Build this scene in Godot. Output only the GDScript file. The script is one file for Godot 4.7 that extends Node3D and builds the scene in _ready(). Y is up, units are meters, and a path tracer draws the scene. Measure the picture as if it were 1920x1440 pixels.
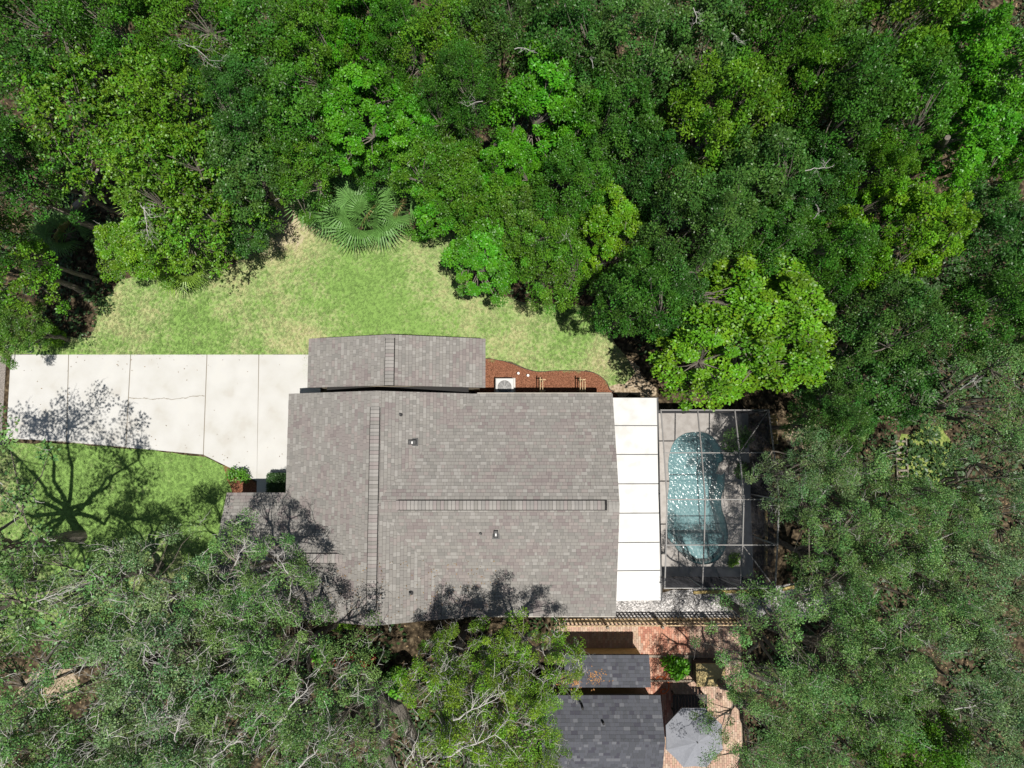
extends Node3D
# A house with a pool among trees, seen from a drone. Metres, y up, x to the picture's right, z to its bottom.

class MB:
	var v := PackedVector3Array()
	var n := PackedVector3Array()
	var c := PackedColorArray()
	var i := PackedInt32Array()

	func tri(a: Vector3, b: Vector3, d: Vector3, col := Color.WHITE) -> void:
		var nn := (b - a).cross(d - a).normalized()
		var k := v.size()
		v.append(a); v.append(b); v.append(d)
		n.append(nn); n.append(nn); n.append(nn)
		c.append(col); c.append(col); c.append(col)
		i.append(k); i.append(k + 2); i.append(k + 1)

	func quad(a: Vector3, b: Vector3, d: Vector3, e: Vector3, col := Color.WHITE) -> void:
		var nn := (d - a).cross(e - b).normalized()
		var k := v.size()
		v.append(a); v.append(b); v.append(d); v.append(e)
		n.append(nn); n.append(nn); n.append(nn); n.append(nn)
		c.append(col); c.append(col); c.append(col); c.append(col)
		i.append(k); i.append(k + 2); i.append(k + 1)
		i.append(k); i.append(k + 3); i.append(k + 2)

	func tri_to(a: Vector3, b: Vector3, d: Vector3, toward: Vector3, col := Color.WHITE) -> void:
		if (b - a).cross(d - a).dot(toward) < 0.0:
			tri(a, d, b, col)
		else:
			tri(a, b, d, col)

	func box(at: Vector3, size: Vector3, bas := Basis.IDENTITY, col := Color.WHITE) -> void:
		var x := bas.x * size.x * 0.5
		var y := bas.y * size.y * 0.5
		var z := bas.z * size.z * 0.5
		quad(at - x + y + z, at + x + y + z, at + x + y - z, at - x + y - z, col)
		quad(at - x - y - z, at + x - y - z, at + x - y + z, at - x - y + z, col)
		quad(at - x - y + z, at + x - y + z, at + x + y + z, at - x + y + z, col)
		quad(at + x - y - z, at - x - y - z, at - x + y - z, at + x + y - z, col)
		quad(at + x - y + z, at + x - y - z, at + x + y - z, at + x + y + z, col)
		quad(at - x - y - z, at - x - y + z, at - x + y + z, at - x + y - z, col)

	# a box whose upper edges are cut off, so that they catch the light
	func slab(at: Vector3, size: Vector3, ch: float, bas := Basis.IDENTITY, col := Color.WHITE) -> void:
		var x := bas.x * size.x * 0.5
		var y := bas.y * size.y * 0.5
		var z := bas.z * size.z * 0.5
		var xi := bas.x * (size.x * 0.5 - ch)
		var zi := bas.z * (size.z * 0.5 - ch)
		var yl := bas.y * (size.y * 0.5 - ch)
		quad(at - xi + y + zi, at + xi + y + zi, at + xi + y - zi, at - xi + y - zi, col)
		quad(at - x + yl + z, at + x + yl + z, at + xi + y + zi, at - xi + y + zi, col)
		quad(at + x + yl - z, at - x + yl - z, at - xi + y - zi, at + xi + y - zi, col)
		quad(at + x + yl + z, at + x + yl - z, at + xi + y - zi, at + xi + y + zi, col)
		quad(at - x + yl - z, at - x + yl + z, at - xi + y + zi, at - xi + y - zi, col)
		quad(at - x - y + z, at + x - y + z, at + x + yl + z, at - x + yl + z, col)
		quad(at + x - y - z, at - x - y - z, at - x + yl - z, at + x + yl - z, col)
		quad(at + x - y + z, at + x - y - z, at + x + yl - z, at + x + yl + z, col)
		quad(at - x - y - z, at - x - y + z, at - x + yl + z, at - x + yl - z, col)

	# a plan outline (x, z) between two heights
	func prism(poly: PackedVector2Array, y0: float, y1: float, col := Color.WHITE, bottom := true) -> void:
		var t := Geometry2D.triangulate_polygon(poly)
		for k in range(0, t.size(), 3):
			var a := poly[t[k]]
			var b := poly[t[k + 1]]
			var d := poly[t[k + 2]]
			tri_to(Vector3(a.x, y1, a.y), Vector3(b.x, y1, b.y), Vector3(d.x, y1, d.y), Vector3.UP, col)
			if bottom:
				tri_to(Vector3(a.x, y0, a.y), Vector3(b.x, y0, b.y), Vector3(d.x, y0, d.y), Vector3.DOWN, col)
		var turn := 1.0 if Geometry2D.is_polygon_clockwise(poly) else -1.0
		for k in poly.size():
			var a := poly[k]
			var b := poly[(k + 1) % poly.size()]
			var out := Vector3((b.y - a.y), 0, -(b.x - a.x)) * -turn
			tri_to(Vector3(a.x, y0, a.y), Vector3(b.x, y0, b.y), Vector3(b.x, y1, b.y), out, col)
			tri_to(Vector3(a.x, y0, a.y), Vector3(b.x, y1, b.y), Vector3(a.x, y1, a.y), out, col)

	# a slanted flat outline in space with a thickness straight down
	func plate(p: PackedVector3Array, thick: float, col := Color.WHITE) -> void:
		var flat := PackedVector2Array()
		var mid := Vector3.ZERO
		for q in p:
			flat.append(Vector2(q.x, q.z))
			mid += q / p.size()
		var d := Vector3.DOWN * thick
		var t := Geometry2D.triangulate_polygon(flat)
		for k in range(0, t.size(), 3):
			tri_to(p[t[k]], p[t[k + 1]], p[t[k + 2]], Vector3.UP, col)
			tri_to(p[t[k]] + d, p[t[k + 1]] + d, p[t[k + 2]] + d, Vector3.DOWN, col)
		for k in p.size():
			var a := p[k]
			var b := p[(k + 1) % p.size()]
			var out := (a + b) * 0.5 - mid
			out.y = 0
			tri_to(a, b, b + d, out, col)
			tri_to(a, b + d, a + d, out, col)

	func tube(p: PackedVector3Array, r: PackedFloat32Array, sides: int, col := Color.WHITE) -> void:
		var rings := []
		for k in p.size():
			var d := (p[mini(k + 1, p.size() - 1)] - p[maxi(k - 1, 0)]).normalized()
			var s := d.cross(Vector3(0.31, 0.2, 0.93) if absf(d.z) < 0.8 else Vector3.RIGHT).normalized()
			var w := d.cross(s)
			var ring := PackedVector3Array()
			for j in sides:
				var a := TAU * j / sides
				ring.append(p[k] + (s * cos(a) + w * sin(a)) * r[k])
			rings.append(ring)
		for k in p.size() - 1:
			for j in sides:
				var q := (j + 1) % sides
				quad(rings[k][j], rings[k][q], rings[k + 1][q], rings[k + 1][j], col)
		for j in range(1, sides - 1):
			tri(rings[-1][0], rings[-1][j], rings[-1][j + 1], col)

	func disc(at: Vector3, r0: float, r1: float, sides: int, col := Color.WHITE) -> void:
		for j in sides:
			var a := TAU * j / sides
			var b := TAU * (j + 1) / sides
			var da := Vector3(cos(a), 0, sin(a))
			var db := Vector3(cos(b), 0, sin(b))
			if r0 > 0.0:
				tri_to(at + da * r0, at + db * r0, at + db * r1, Vector3.UP, col)
			tri_to(at + da * r0, at + db * r1, at + da * r1, Vector3.UP, col)

	# one leaf: four corners, its stalk end at `at`
	func leaf(at: Vector3, along: Vector3, side: Vector3, nn: Vector3, col: Color) -> void:
		var k := v.size()
		v.append(at); v.append(at + along * 0.45 + side); v.append(at + along); v.append(at + along * 0.45 - side)
		n.append(nn); n.append(nn); n.append(nn); n.append(nn)
		c.append(col); c.append(col); c.append(col); c.append(col)
		i.append(k); i.append(k + 2); i.append(k + 1)
		i.append(k); i.append(k + 3); i.append(k + 2)

	func mesh(m: Material) -> ArrayMesh:
		var arr := []
		arr.resize(Mesh.ARRAY_MAX)
		arr[Mesh.ARRAY_VERTEX] = v
		arr[Mesh.ARRAY_NORMAL] = n
		arr[Mesh.ARRAY_COLOR] = c
		arr[Mesh.ARRAY_INDEX] = i
		var out := ArrayMesh.new()
		out.add_surface_from_arrays(Mesh.PRIMITIVE_TRIANGLES, arr)
		out.surface_set_material(0, m)
		return out


var M := {}
var used := {}
var rng := RandomNumberGenerator.new()


func lin(r: float, g: float, b: float) -> Color:
	return Color(r, g, b).linear_to_srgb()


func mat(r: float, g: float, b: float, rough := 0.9, spec := 0.4) -> StandardMaterial3D:
	var m := StandardMaterial3D.new()
	m.albedo_color = lin(r, g, b)
	m.roughness = rough
	m.metallic_specular = spec
	m.vertex_color_use_as_albedo = true
	return m


func noise(seed_: int, freq: float, octaves := 4) -> FastNoiseLite:
	var f := FastNoiseLite.new()
	f.seed = seed_
	f.noise_type = FastNoiseLite.TYPE_SIMPLEX_SMOOTH
	f.frequency = freq
	f.fractal_octaves = octaves
	return f


# a grainy surface: world-mapped noise between several linear colours
func grain(m: StandardMaterial3D, seed_: int, freq: float, stops: Array, metres: float, bump := 0.0, octaves := 5) -> StandardMaterial3D:
	var g := Gradient.new()
	var at := PackedFloat32Array()
	var cols := PackedColorArray()
	for s in stops:
		at.append(s[0])
		cols.append(lin(s[1], s[2], s[3]))
	g.offsets = at
	g.colors = cols
	var t := NoiseTexture2D.new()
	t.width = 512
	t.height = 512
	t.seamless = true
	t.noise = noise(seed_, freq, octaves)
	t.color_ramp = g
	m.albedo_color = Color.WHITE
	m.albedo_texture = t
	m.uv1_triplanar = true
	m.uv1_world_triplanar = true
	m.uv1_scale = Vector3.ONE / metres
	if bump > 0.0:
		var h := NoiseTexture2D.new()
		h.width = 512
		h.height = 512
		h.seamless = true
		h.noise = noise(seed_ + 7, freq, octaves)
		m.heightmap_enabled = true
		m.heightmap_texture = h
		m.heightmap_scale = bump
	return m


func foliage(r: float, g: float, b: float, back := 0.5, rough := 0.45) -> StandardMaterial3D:
	var m := mat(r, g, b, rough, 0.5)
	m.backlight_enabled = true
	m.backlight = lin(back, back, back * 0.6)
	m.cull_mode = BaseMaterial3D.CULL_DISABLED
	return m


func numbered(called: String) -> String:
	var k: int = used.get(called, 0)
	used[called] = k + 1
	return called if k == 0 else "%s_%03d" % [called, k]


func tag(o: Node3D, label: String, category: String, group := "", kind := "") -> Node3D:
	if label: o.set_meta("label", label)
	if category: o.set_meta("category", category)
	if group: o.set_meta("group", group)
	if kind: o.set_meta("kind", kind)
	return o


func thing(called: String, label: String, category: String, at := Vector3.ZERO, group := "") -> Node3D:
	var o := Node3D.new()
	o.name = numbered(called)
	add_child(o)
	o.position = at
	return tag(o, label, category, group)


func part(called: String, me: Mesh, parent: Node3D, at := Vector3.ZERO, turn := 0.0) -> MeshInstance3D:
	var o := MeshInstance3D.new()
	o.name = called
	o.mesh = me
	o.position = at
	o.rotation.y = turn
	parent.add_child(o, true)
	return o


func single(called: String, me: Mesh, label: String, category: String, at := Vector3.ZERO, group := "") -> MeshInstance3D:
	var o := MeshInstance3D.new()
	o.name = numbered(called)
	o.mesh = me
	add_child(o)
	o.position = at
	tag(o, label, category, group)
	return o


func struct(called: String, me: Mesh, label := "") -> MeshInstance3D:
	var o := MeshInstance3D.new()
	o.name = numbered(called)
	o.mesh = me
	add_child(o)
	tag(o, label, "", "", "structure")
	return o


func pv(a: Array) -> PackedVector2Array:
	var p := PackedVector2Array()
	for k in range(0, a.size(), 2):
		p.append(Vector2(a[k], a[k + 1]))
	return p


func rough_edge(p: PackedVector2Array, step: float, amount: float, seed_: int) -> PackedVector2Array:
	var f := noise(seed_, 0.9, 3)
	var out := PackedVector2Array()
	for k in p.size():
		var a := p[k]
		var b := p[(k + 1) % p.size()]
		var m := maxi(1, int(a.distance_to(b) / step))
		for j in m:
			var q := a.lerp(b, float(j) / m)
			out.append(q + Vector2(f.get_noise_2d(q.x, q.y), f.get_noise_2d(q.x + 71.0, q.y)) * amount)
	return out


func smooth_loop(p: PackedVector2Array, per: int) -> PackedVector2Array:
	var out := PackedVector2Array()
	var m := p.size()
	for k in m:
		for j in per:
			out.append(p[k].cubic_interpolate(p[(k + 1) % m], p[(k + m - 1) % m], p[(k + 2) % m], float(j) / per))
	return out


func inside(p: Vector2, poly: PackedVector2Array) -> bool:
	return Geometry2D.is_point_in_polygon(p, poly)


func ball_dir() -> Vector3:
	var z := rng.randf_range(-1, 1)
	var a := rng.randf() * TAU
	var s := sqrt(1 - z * z)
	return Vector3(cos(a) * s, z, sin(a) * s)


func scatter(called: String, me: Mesh, places: Array, cols: PackedColorArray, parent: Node3D, label := "", category := "") -> MultiMeshInstance3D:
	var mm := MultiMesh.new()
	mm.transform_format = MultiMesh.TRANSFORM_3D
	mm.use_colors = cols.size() > 0
	mm.mesh = me
	mm.instance_count = places.size()
	for k in places.size():
		mm.set_instance_transform(k, places[k])
		if cols.size() > 0:
			mm.set_instance_color(k, cols[k])
	var o := MultiMeshInstance3D.new()
	o.name = numbered(called) if parent == self else called
	o.multimesh = mm
	parent.add_child(o, true)
	tag(o, label, category, "", "stuff")
	return o


func _ready() -> void:
	rng.seed = 4711
	view_and_light()
	materials()
	ground_and_paving()
	lawn()
	house()
	patio_cover()
	pool_and_cage()
	sheds_and_patio()
	yard_things()
	make_crowns()
	trees()
	palms()
	plants()
	litter_and_gravel()


func view_and_light() -> void:
	var cam := Camera3D.new()
	cam.name = "camera"
	cam.position = Vector3(0, 32, 0)
	cam.rotation_degrees = Vector3(-84.5, 0, 0)
	cam.fov = 58.7155
	cam.near = 0.1
	cam.far = 300.0
	add_child(cam)
	cam.current = true
	var sky := ProceduralSkyMaterial.new()
	sky.sky_top_color = Color(0.54, 0.61, 0.73)
	sky.sky_horizon_color = Color(0.78, 0.82, 0.88)
	sky.ground_bottom_color = Color(0.10, 0.13, 0.08)
	sky.ground_horizon_color = Color(0.30, 0.34, 0.30)
	sky.sky_curve = 0.12
	sky.sky_energy_multiplier = 0.85
	var e := Environment.new()
	e.background_mode = Environment.BG_SKY
	e.sky = Sky.new()
	e.sky.sky_material = sky
	e.background_energy_multiplier = 0.55
	e.tonemap_mode = Environment.TONE_MAPPER_LINEAR
	e.tonemap_exposure = 1.2
	e.sdfgi_enabled = true
	e.ssao_enabled = true
	e.ssil_enabled = true
	var w := WorldEnvironment.new()
	w.name = "world_environment"
	w.environment = e
	add_child(w)
	var sun := DirectionalLight3D.new()
	sun.name = "sun"
	sun.light_energy = 1.45
	sun.light_color = Color(1.0, 0.98, 0.945)
	sun.light_angular_distance = 0.5
	sun.shadow_enabled = true
	add_child(sun)
	sun.look_at_from_position(Vector3(0.135, 1.0, 0.18) * 60.0, Vector3.ZERO, Vector3(0, 0, -1))


func materials() -> void:
	M.litter = grain(mat(1, 1, 1, 0.95, 0.2), 11, 0.02, [[0.0, 0.016, 0.012, 0.008], [0.35, 0.04, 0.03, 0.019], [0.55, 0.072, 0.054, 0.034], [0.72, 0.115, 0.088, 0.055], [1.0, 0.22, 0.175, 0.115]], 3.1, 2.0)
	M.concrete = grain(mat(1, 1, 1, 0.85, 0.3), 21, 0.006, [[0.12, 0.475, 0.462, 0.432], [0.3, 0.505, 0.497, 0.475], [0.5, 0.52, 0.514, 0.497], [0.8, 0.54, 0.535, 0.52]], 5.3, 0.15, 6)
	M.joint = mat(0.24, 0.21, 0.17)
	M.deck = grain(mat(1, 1, 1, 0.9, 0.3), 22, 0.02, [[0.2, 0.44, 0.41, 0.385], [0.5, 0.50, 0.47, 0.445], [0.8, 0.54, 0.51, 0.485]], 4.1, 0.3)
	M.asphalt = grain(mat(1, 1, 1, 0.95, 0.3), 23, 0.05, [[0.2, 0.16, 0.145, 0.13], [0.5, 0.24, 0.215, 0.195], [0.8, 0.34, 0.30, 0.27]], 2.3, 0.6)
	M.mulch = grain(mat(1, 1, 1, 0.95, 0.2), 24, 0.05, [[0.2, 0.10, 0.038, 0.022], [0.5, 0.22, 0.095, 0.055], [0.8, 0.33, 0.16, 0.10]], 1.7, 1.5)
	M.gravel = grain(mat(1, 1, 1, 0.9, 0.3), 25, 0.06, [[0.2, 0.22, 0.21, 0.20], [0.5, 0.42, 0.40, 0.39], [0.8, 0.58, 0.56, 0.55]], 1.9, 2.0)
	M.sand = grain(mat(1, 1, 1, 0.95, 0.2), 26, 0.03, [[0.2, 0.22, 0.17, 0.11], [0.5, 0.34, 0.27, 0.19], [0.8, 0.46, 0.38, 0.28]], 2.7, 1.0)
	M.moss = grain(mat(1, 1, 1, 0.95, 0.2), 27, 0.03, [[0.2, 0.10, 0.15, 0.035], [0.5, 0.19, 0.25, 0.065], [0.8, 0.28, 0.31, 0.10]], 2.7, 1.0)
	M.mortar = mat(0.30, 0.25, 0.20)
	M.brick = mat(1, 1, 1, 0.9, 0.3)
	M.shingle = mat(1, 1, 1, 0.95, 0.25)
	M.roof_edge = mat(0.10, 0.09, 0.085, 0.8)
	M.black = mat(0.015, 0.014, 0.014, 0.7)
	M.fascia = mat(0.52, 0.48, 0.42, 0.6)
	M.wall = grain(mat(1, 1, 1, 0.9, 0.3), 31, 0.02, [[0.2, 0.44, 0.38, 0.29], [0.8, 0.52, 0.45, 0.35]], 3.0, 0.2)
	M.shed_wall = grain(mat(1, 1, 1, 0.9, 0.3), 32, 0.02, [[0.2, 0.44, 0.32, 0.14], [0.8, 0.52, 0.40, 0.19]], 3.0, 0.2)
	M.white = grain(mat(1, 1, 1, 0.45, 0.5), 33, 0.008, [[0.15, 0.44, 0.435, 0.42], [0.35, 0.50, 0.498, 0.492], [0.6, 0.53, 0.528, 0.523], [0.9, 0.55, 0.548, 0.544]], 4.0)
	M.metal = mat(0.36, 0.355, 0.35, 0.4, 0.6)
	M.dark_metal = mat(0.05, 0.05, 0.052, 0.5)
	M.frame = mat(0.28, 0.27, 0.262, 0.5, 0.5)
	M.screen = mat(0.05, 0.05, 0.055, 0.9, 0.2)
	M.screen.albedo_color.a = 0.19
	M.screen.transparency = BaseMaterial3D.TRANSPARENCY_ALPHA
	M.screen.cull_mode = BaseMaterial3D.CULL_DISABLED
	M.wire = mat(0.05, 0.05, 0.055, 0.9, 0.2)
	M.plaster = grain(mat(1, 1, 1, 0.8, 0.3), 34, 0.02, [[0.2, 0.155, 0.30, 0.325], [0.5, 0.195, 0.36, 0.385], [0.8, 0.24, 0.42, 0.44]], 2.0)
	M.tile = mat(0.06, 0.16, 0.19, 0.3, 0.6)
	M.water = mat(0.55, 0.85, 0.88, 0.14, 0.25)
	M.water.vertex_color_use_as_albedo = false
	M.water.albedo_color.a = 0.04
	M.water.transparency = BaseMaterial3D.TRANSPARENCY_ALPHA
	M.wood = grain(mat(1, 1, 1, 0.85, 0.3), 35, 0.02, [[0.2, 0.36, 0.26, 0.15], [0.5, 0.50, 0.37, 0.22], [0.8, 0.62, 0.47, 0.29]], 1.5)
	M.grey_wood = grain(mat(1, 1, 1, 0.9, 0.3), 36, 0.02, [[0.2, 0.16, 0.135, 0.11], [0.8, 0.30, 0.265, 0.22]], 1.5)
	M.timber = grain(mat(1, 1, 1, 0.9, 0.3), 37, 0.02, [[0.2, 0.44, 0.33, 0.13], [0.8, 0.62, 0.48, 0.22]], 1.5)
	M.dark_wood = mat(0.055, 0.05, 0.045, 0.7)
	M.tan = grain(mat(1, 1, 1, 0.8, 0.4), 38, 0.02, [[0.2, 0.44, 0.34, 0.15], [0.8, 0.54, 0.43, 0.21]], 1.5)
	M.canvas = grain(mat(1, 1, 1, 0.9, 0.2), 39, 0.02, [[0.2, 0.235, 0.245, 0.275], [0.8, 0.275, 0.285, 0.315]], 1.5)
	M.orange = mat(0.75, 0.16, 0.04, 0.5)
	M.pvc = mat(0.75, 0.74, 0.72, 0.5)
	M.rock = grain(mat(1, 1, 1, 0.9, 0.3), 40, 0.02, [[0.2, 0.50, 0.45, 0.41], [0.8, 0.66, 0.62, 0.58]], 1.0, 1.0)
	M.bark = grain(mat(1, 1, 1, 0.95, 0.2), 41, 0.05, [[0.2, 0.10, 0.085, 0.07], [0.5, 0.20, 0.175, 0.145], [0.8, 0.33, 0.30, 0.26]], 0.9, 2.0)
	M.pale_bark = grain(mat(1, 1, 1, 0.95, 0.2), 42, 0.05, [[0.2, 0.36, 0.34, 0.31], [0.5, 0.52, 0.50, 0.47], [0.8, 0.64, 0.62, 0.59]], 0.7, 2.0)
	M.grey_bark = grain(mat(1, 1, 1, 0.95, 0.2), 43, 0.05, [[0.2, 0.17, 0.15, 0.125], [0.5, 0.30, 0.27, 0.23], [0.8, 0.43, 0.40, 0.35]], 0.7, 2.0)
	M.leaf_dark = foliage(0.100, 0.270, 0.030)
	M.leaf_deep = foliage(0.080, 0.225, 0.036)
	M.leaf_moss = foliage(0.128, 0.280, 0.052)
	M.leaf_mid = foliage(0.118, 0.325, 0.028)
	M.leaf_fresh = foliage(0.160, 0.370, 0.024)
	M.leaf_yellow = foliage(0.200, 0.420, 0.024)
	M.leaf_olive = foliage(0.165, 0.325, 0.038)
	M.leaf_bright = foliage(0.145, 0.460, 0.018)
	M.leaf_lime = foliage(0.225, 0.460, 0.018)
	M.leaf_sage = foliage(0.280, 0.475, 0.150, 0.5)
	M.leaf_silver = foliage(0.320, 0.475, 0.215, 0.5)
	M.leaf_oak = foliage(0.325, 0.545, 0.050, 0.5)
	M.frond = foliage(0.150, 0.330, 0.075, 0.35, 0.5)
	M.frond_lime = foliage(0.26, 0.44, 0.06, 0.35, 0.4)
	M.frond_dry = foliage(0.42, 0.34, 0.14, 0.3, 0.6)
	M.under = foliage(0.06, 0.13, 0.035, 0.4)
	M.hedge = foliage(0.05, 0.12, 0.03, 0.3)
	M.red_leaf = foliage(0.50, 0.075, 0.045, 0.3)
	M.dry_leaf = mat(0.34, 0.17, 0.06, 0.9)
	M.grass = foliage(1, 1, 1, 0.4, 0.7)
	M.chip = mat(1, 1, 1, 0.95, 0.2)


func ground_and_paving() -> void:
	# the forest floor, open where the pool deck lies
	var g := MB.new()
	var x0 := 6.36
	var x1 := 11.02
	var z0 := -1.68
	var z1 := 5.76
	for r in [[-120.0, x0, -120.0, 120.0], [x1, 120.0, -120.0, 120.0], [x0, x1, -120.0, z0], [x0, x1, z1, 120.0]]:
		g.quad(Vector3(r[0], 0, r[3]), Vector3(r[1], 0, r[3]), Vector3(r[1], 0, r[2]), Vector3(r[0], 0, r[2]))
	struct("ground", g.mesh(M.litter), "brown leaf litter on the forest floor")

	var road := MB.new()
	road.prism(pv([-60, -60, -30, -60, -28, -14, -25.5, -8, -23.9, -4.5, -23.85, -0.5, -23.2, 0.2, -23.9, 1.6, -24.6, 4.0, -24.6, 60, -60, 60]), -0.05, 0.012)
	struct("road", road.mesh(M.asphalt), "grey asphalt street edge at the left of the driveway")

	# the driveway: slabs cast between joints
	var d := Node3D.new()
	d.name = "driveway"
	add_child(d)
	tag(d, "pale concrete driveway of several slabs", "", "", "structure")
	var bed := MB.new()
	bed.prism(pv([-23.62, -4.44, -9.0, -4.44, -9.0, 2.2, -11.78, 2.2, -11.8, 1.44, -14.37, 0.2, -23.56, -0.56]), -0.04, 0.03)
	part("joint_bed", bed.mesh(M.joint), d)
	var slabs := [
		[-23.66, -4.47, -20.95, -4.47, -20.80, -0.38, -23.6, -0.53],
		[-20.91, -4.47, -18.02, -4.47, -18.02, -0.13, -20.76, -0.36],
		[-17.98, -4.47, -14.42, -4.47, -14.39, 0.22, -17.98, -0.11],
		[-14.38, -4.47, -11.97, -4.47, -11.84, 1.44, -14.35, 0.24],
		[-11.93, -4.47, -9.0, -4.47, -9.0, 0.4, -10.35, 0.4, -10.35, 2.2, -11.82, 2.2],
	]
	for s in slabs:
		var m := MB.new()
		m.prism(pv(s), -0.05, 0.05 + rng.randf() * 0.004)
		part("slab", m.mesh(M.concrete), d)
	var cr := MB.new()
	var crack := [-17.97, -2.42, -17.6, -2.40, -17.2, -2.41, -17.0, -2.36, -16.6, -2.37, -16.3, -2.41, -16.0, -2.34, -15.6, -2.40, -15.3, -2.42, -15.0, -2.50, -14.7, -2.52, -14.43, -2.51]
	for k in range(0, crack.size() - 2, 2):
		for j in 4:
			var a := Vector3(crack[k], 0.058, crack[k + 1]).lerp(Vector3(crack[k + 2], 0.058, crack[k + 3]), j / 4.0)
			var b := Vector3(crack[k], 0.058, crack[k + 1]).lerp(Vector3(crack[k + 2], 0.058, crack[k + 3]), (j + 1) / 4.0)
			var w := 0.006 + rng.randf() * 0.014
			var o := Vector3(0, 0, rng.randf_range(-0.015, 0.015))
			cr.quad(a + Vector3(0, 0, w) + o, b + Vector3(0, 0, w) + o, b - Vector3(0, 0, w) + o, a - Vector3(0, 0, w) + o)
	var crk := part("crack", cr.mesh(M.joint), d)
	crk.set_meta("label", "dirt filled crack across the third slab")

	# red mulch strips
	var mu := MB.new()
	var edge := smooth_loop(pv([-1.39, -4.14, -0.63, -4.20, 0.00, -4.04, 0.63, -3.79, 1.26, -3.66, 2.26, -3.71, 3.27, -3.69, 3.90, -3.59, 4.40, -3.23, 4.57, -2.83, 4.54, -2.38, -1.38, -2.38]), 4)
	mu.prism(edge, -0.05, 0.03)
	struct("mulch_bed", mu.mesh(M.mulch), "red brown mulch bed along the house wall with a curved outer edge")
	var ed := MB.new()
	for k in edge.size() - 9:
		var a := Vector3(edge[k].x, 0.05, edge[k].y)
		var b := Vector3(edge[k + 1].x, 0.05, edge[k + 1].y)
		ed.box((a + b) / 2, Vector3(0.018, 0.10, a.distance_to(b) + 0.02), Basis.looking_at(b - a, Vector3.UP) if a.distance_to(b) > 0.001 else Basis.IDENTITY)
	single("bed_edging", ed.mesh(M.dark_wood), "thin dark edging strip curving around the red mulch bed", "edging")
	var m2 := MB.new()
	m2.prism(rough_edge(pv([-13.46, 0.71, -12.90, 0.91, -11.87, 1.50, -11.84, 2.14, -12.86, 2.14, -13.13, 1.52]), 0.2, 0.1, 5), -0.05, 0.028)
	struct("mulch_bed", m2.mesh(M.mulch), "small red mulch bed at the front walk")

	# gravel strip south of the pool
	var gr := MB.new()
	gr.prism(rough_edge(pv([3.17, 6.36, 6.71, 6.53, 8.06, 6.34, 10.74, 6.29, 12.70, 6.12, 14.67, 5.88, 15.62, 6.48, 14.60, 7.43, 12.64, 7.76, 10.45, 7.67, 4.62, 7.67, 3.16, 7.67]), 0.3, 0.12, 6), -0.05, 0.02)
	struct("gravel_bed", gr.mesh(M.gravel), "white and grey gravel strip between pool cage and picket fence")

	# sandy bare patches
	for s in [[-11.75, -12.68, -10.73, -12.82, -9.53, -11.75, -8.98, -10.30, -9.73, -9.51, -11.30, -10.56, -12.08, -10.83], [4.04, -5.11, 6.04, -3.84, 6.77, -2.58, 4.76, -2.45, 4.40, -3.28], [-21.73, 9.90, -19.81, 9.78, -19.49, 10.94, -20.91, 11.40, -22.38, 10.94], [15.15, -4.86, 16.68, -5.11, 17.12, -3.84, 15.60, -3.59], [12.99, -1.32, 14.48, -1.07, 14.18, 0.17, 12.69, -0.08]]:
		var sm := MB.new()
		sm.prism(rough_edge(pv(s), 0.25, 0.3, 9), -0.05, 0.006)
		struct("sandy_ground", sm.mesh(M.sand))


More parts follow.
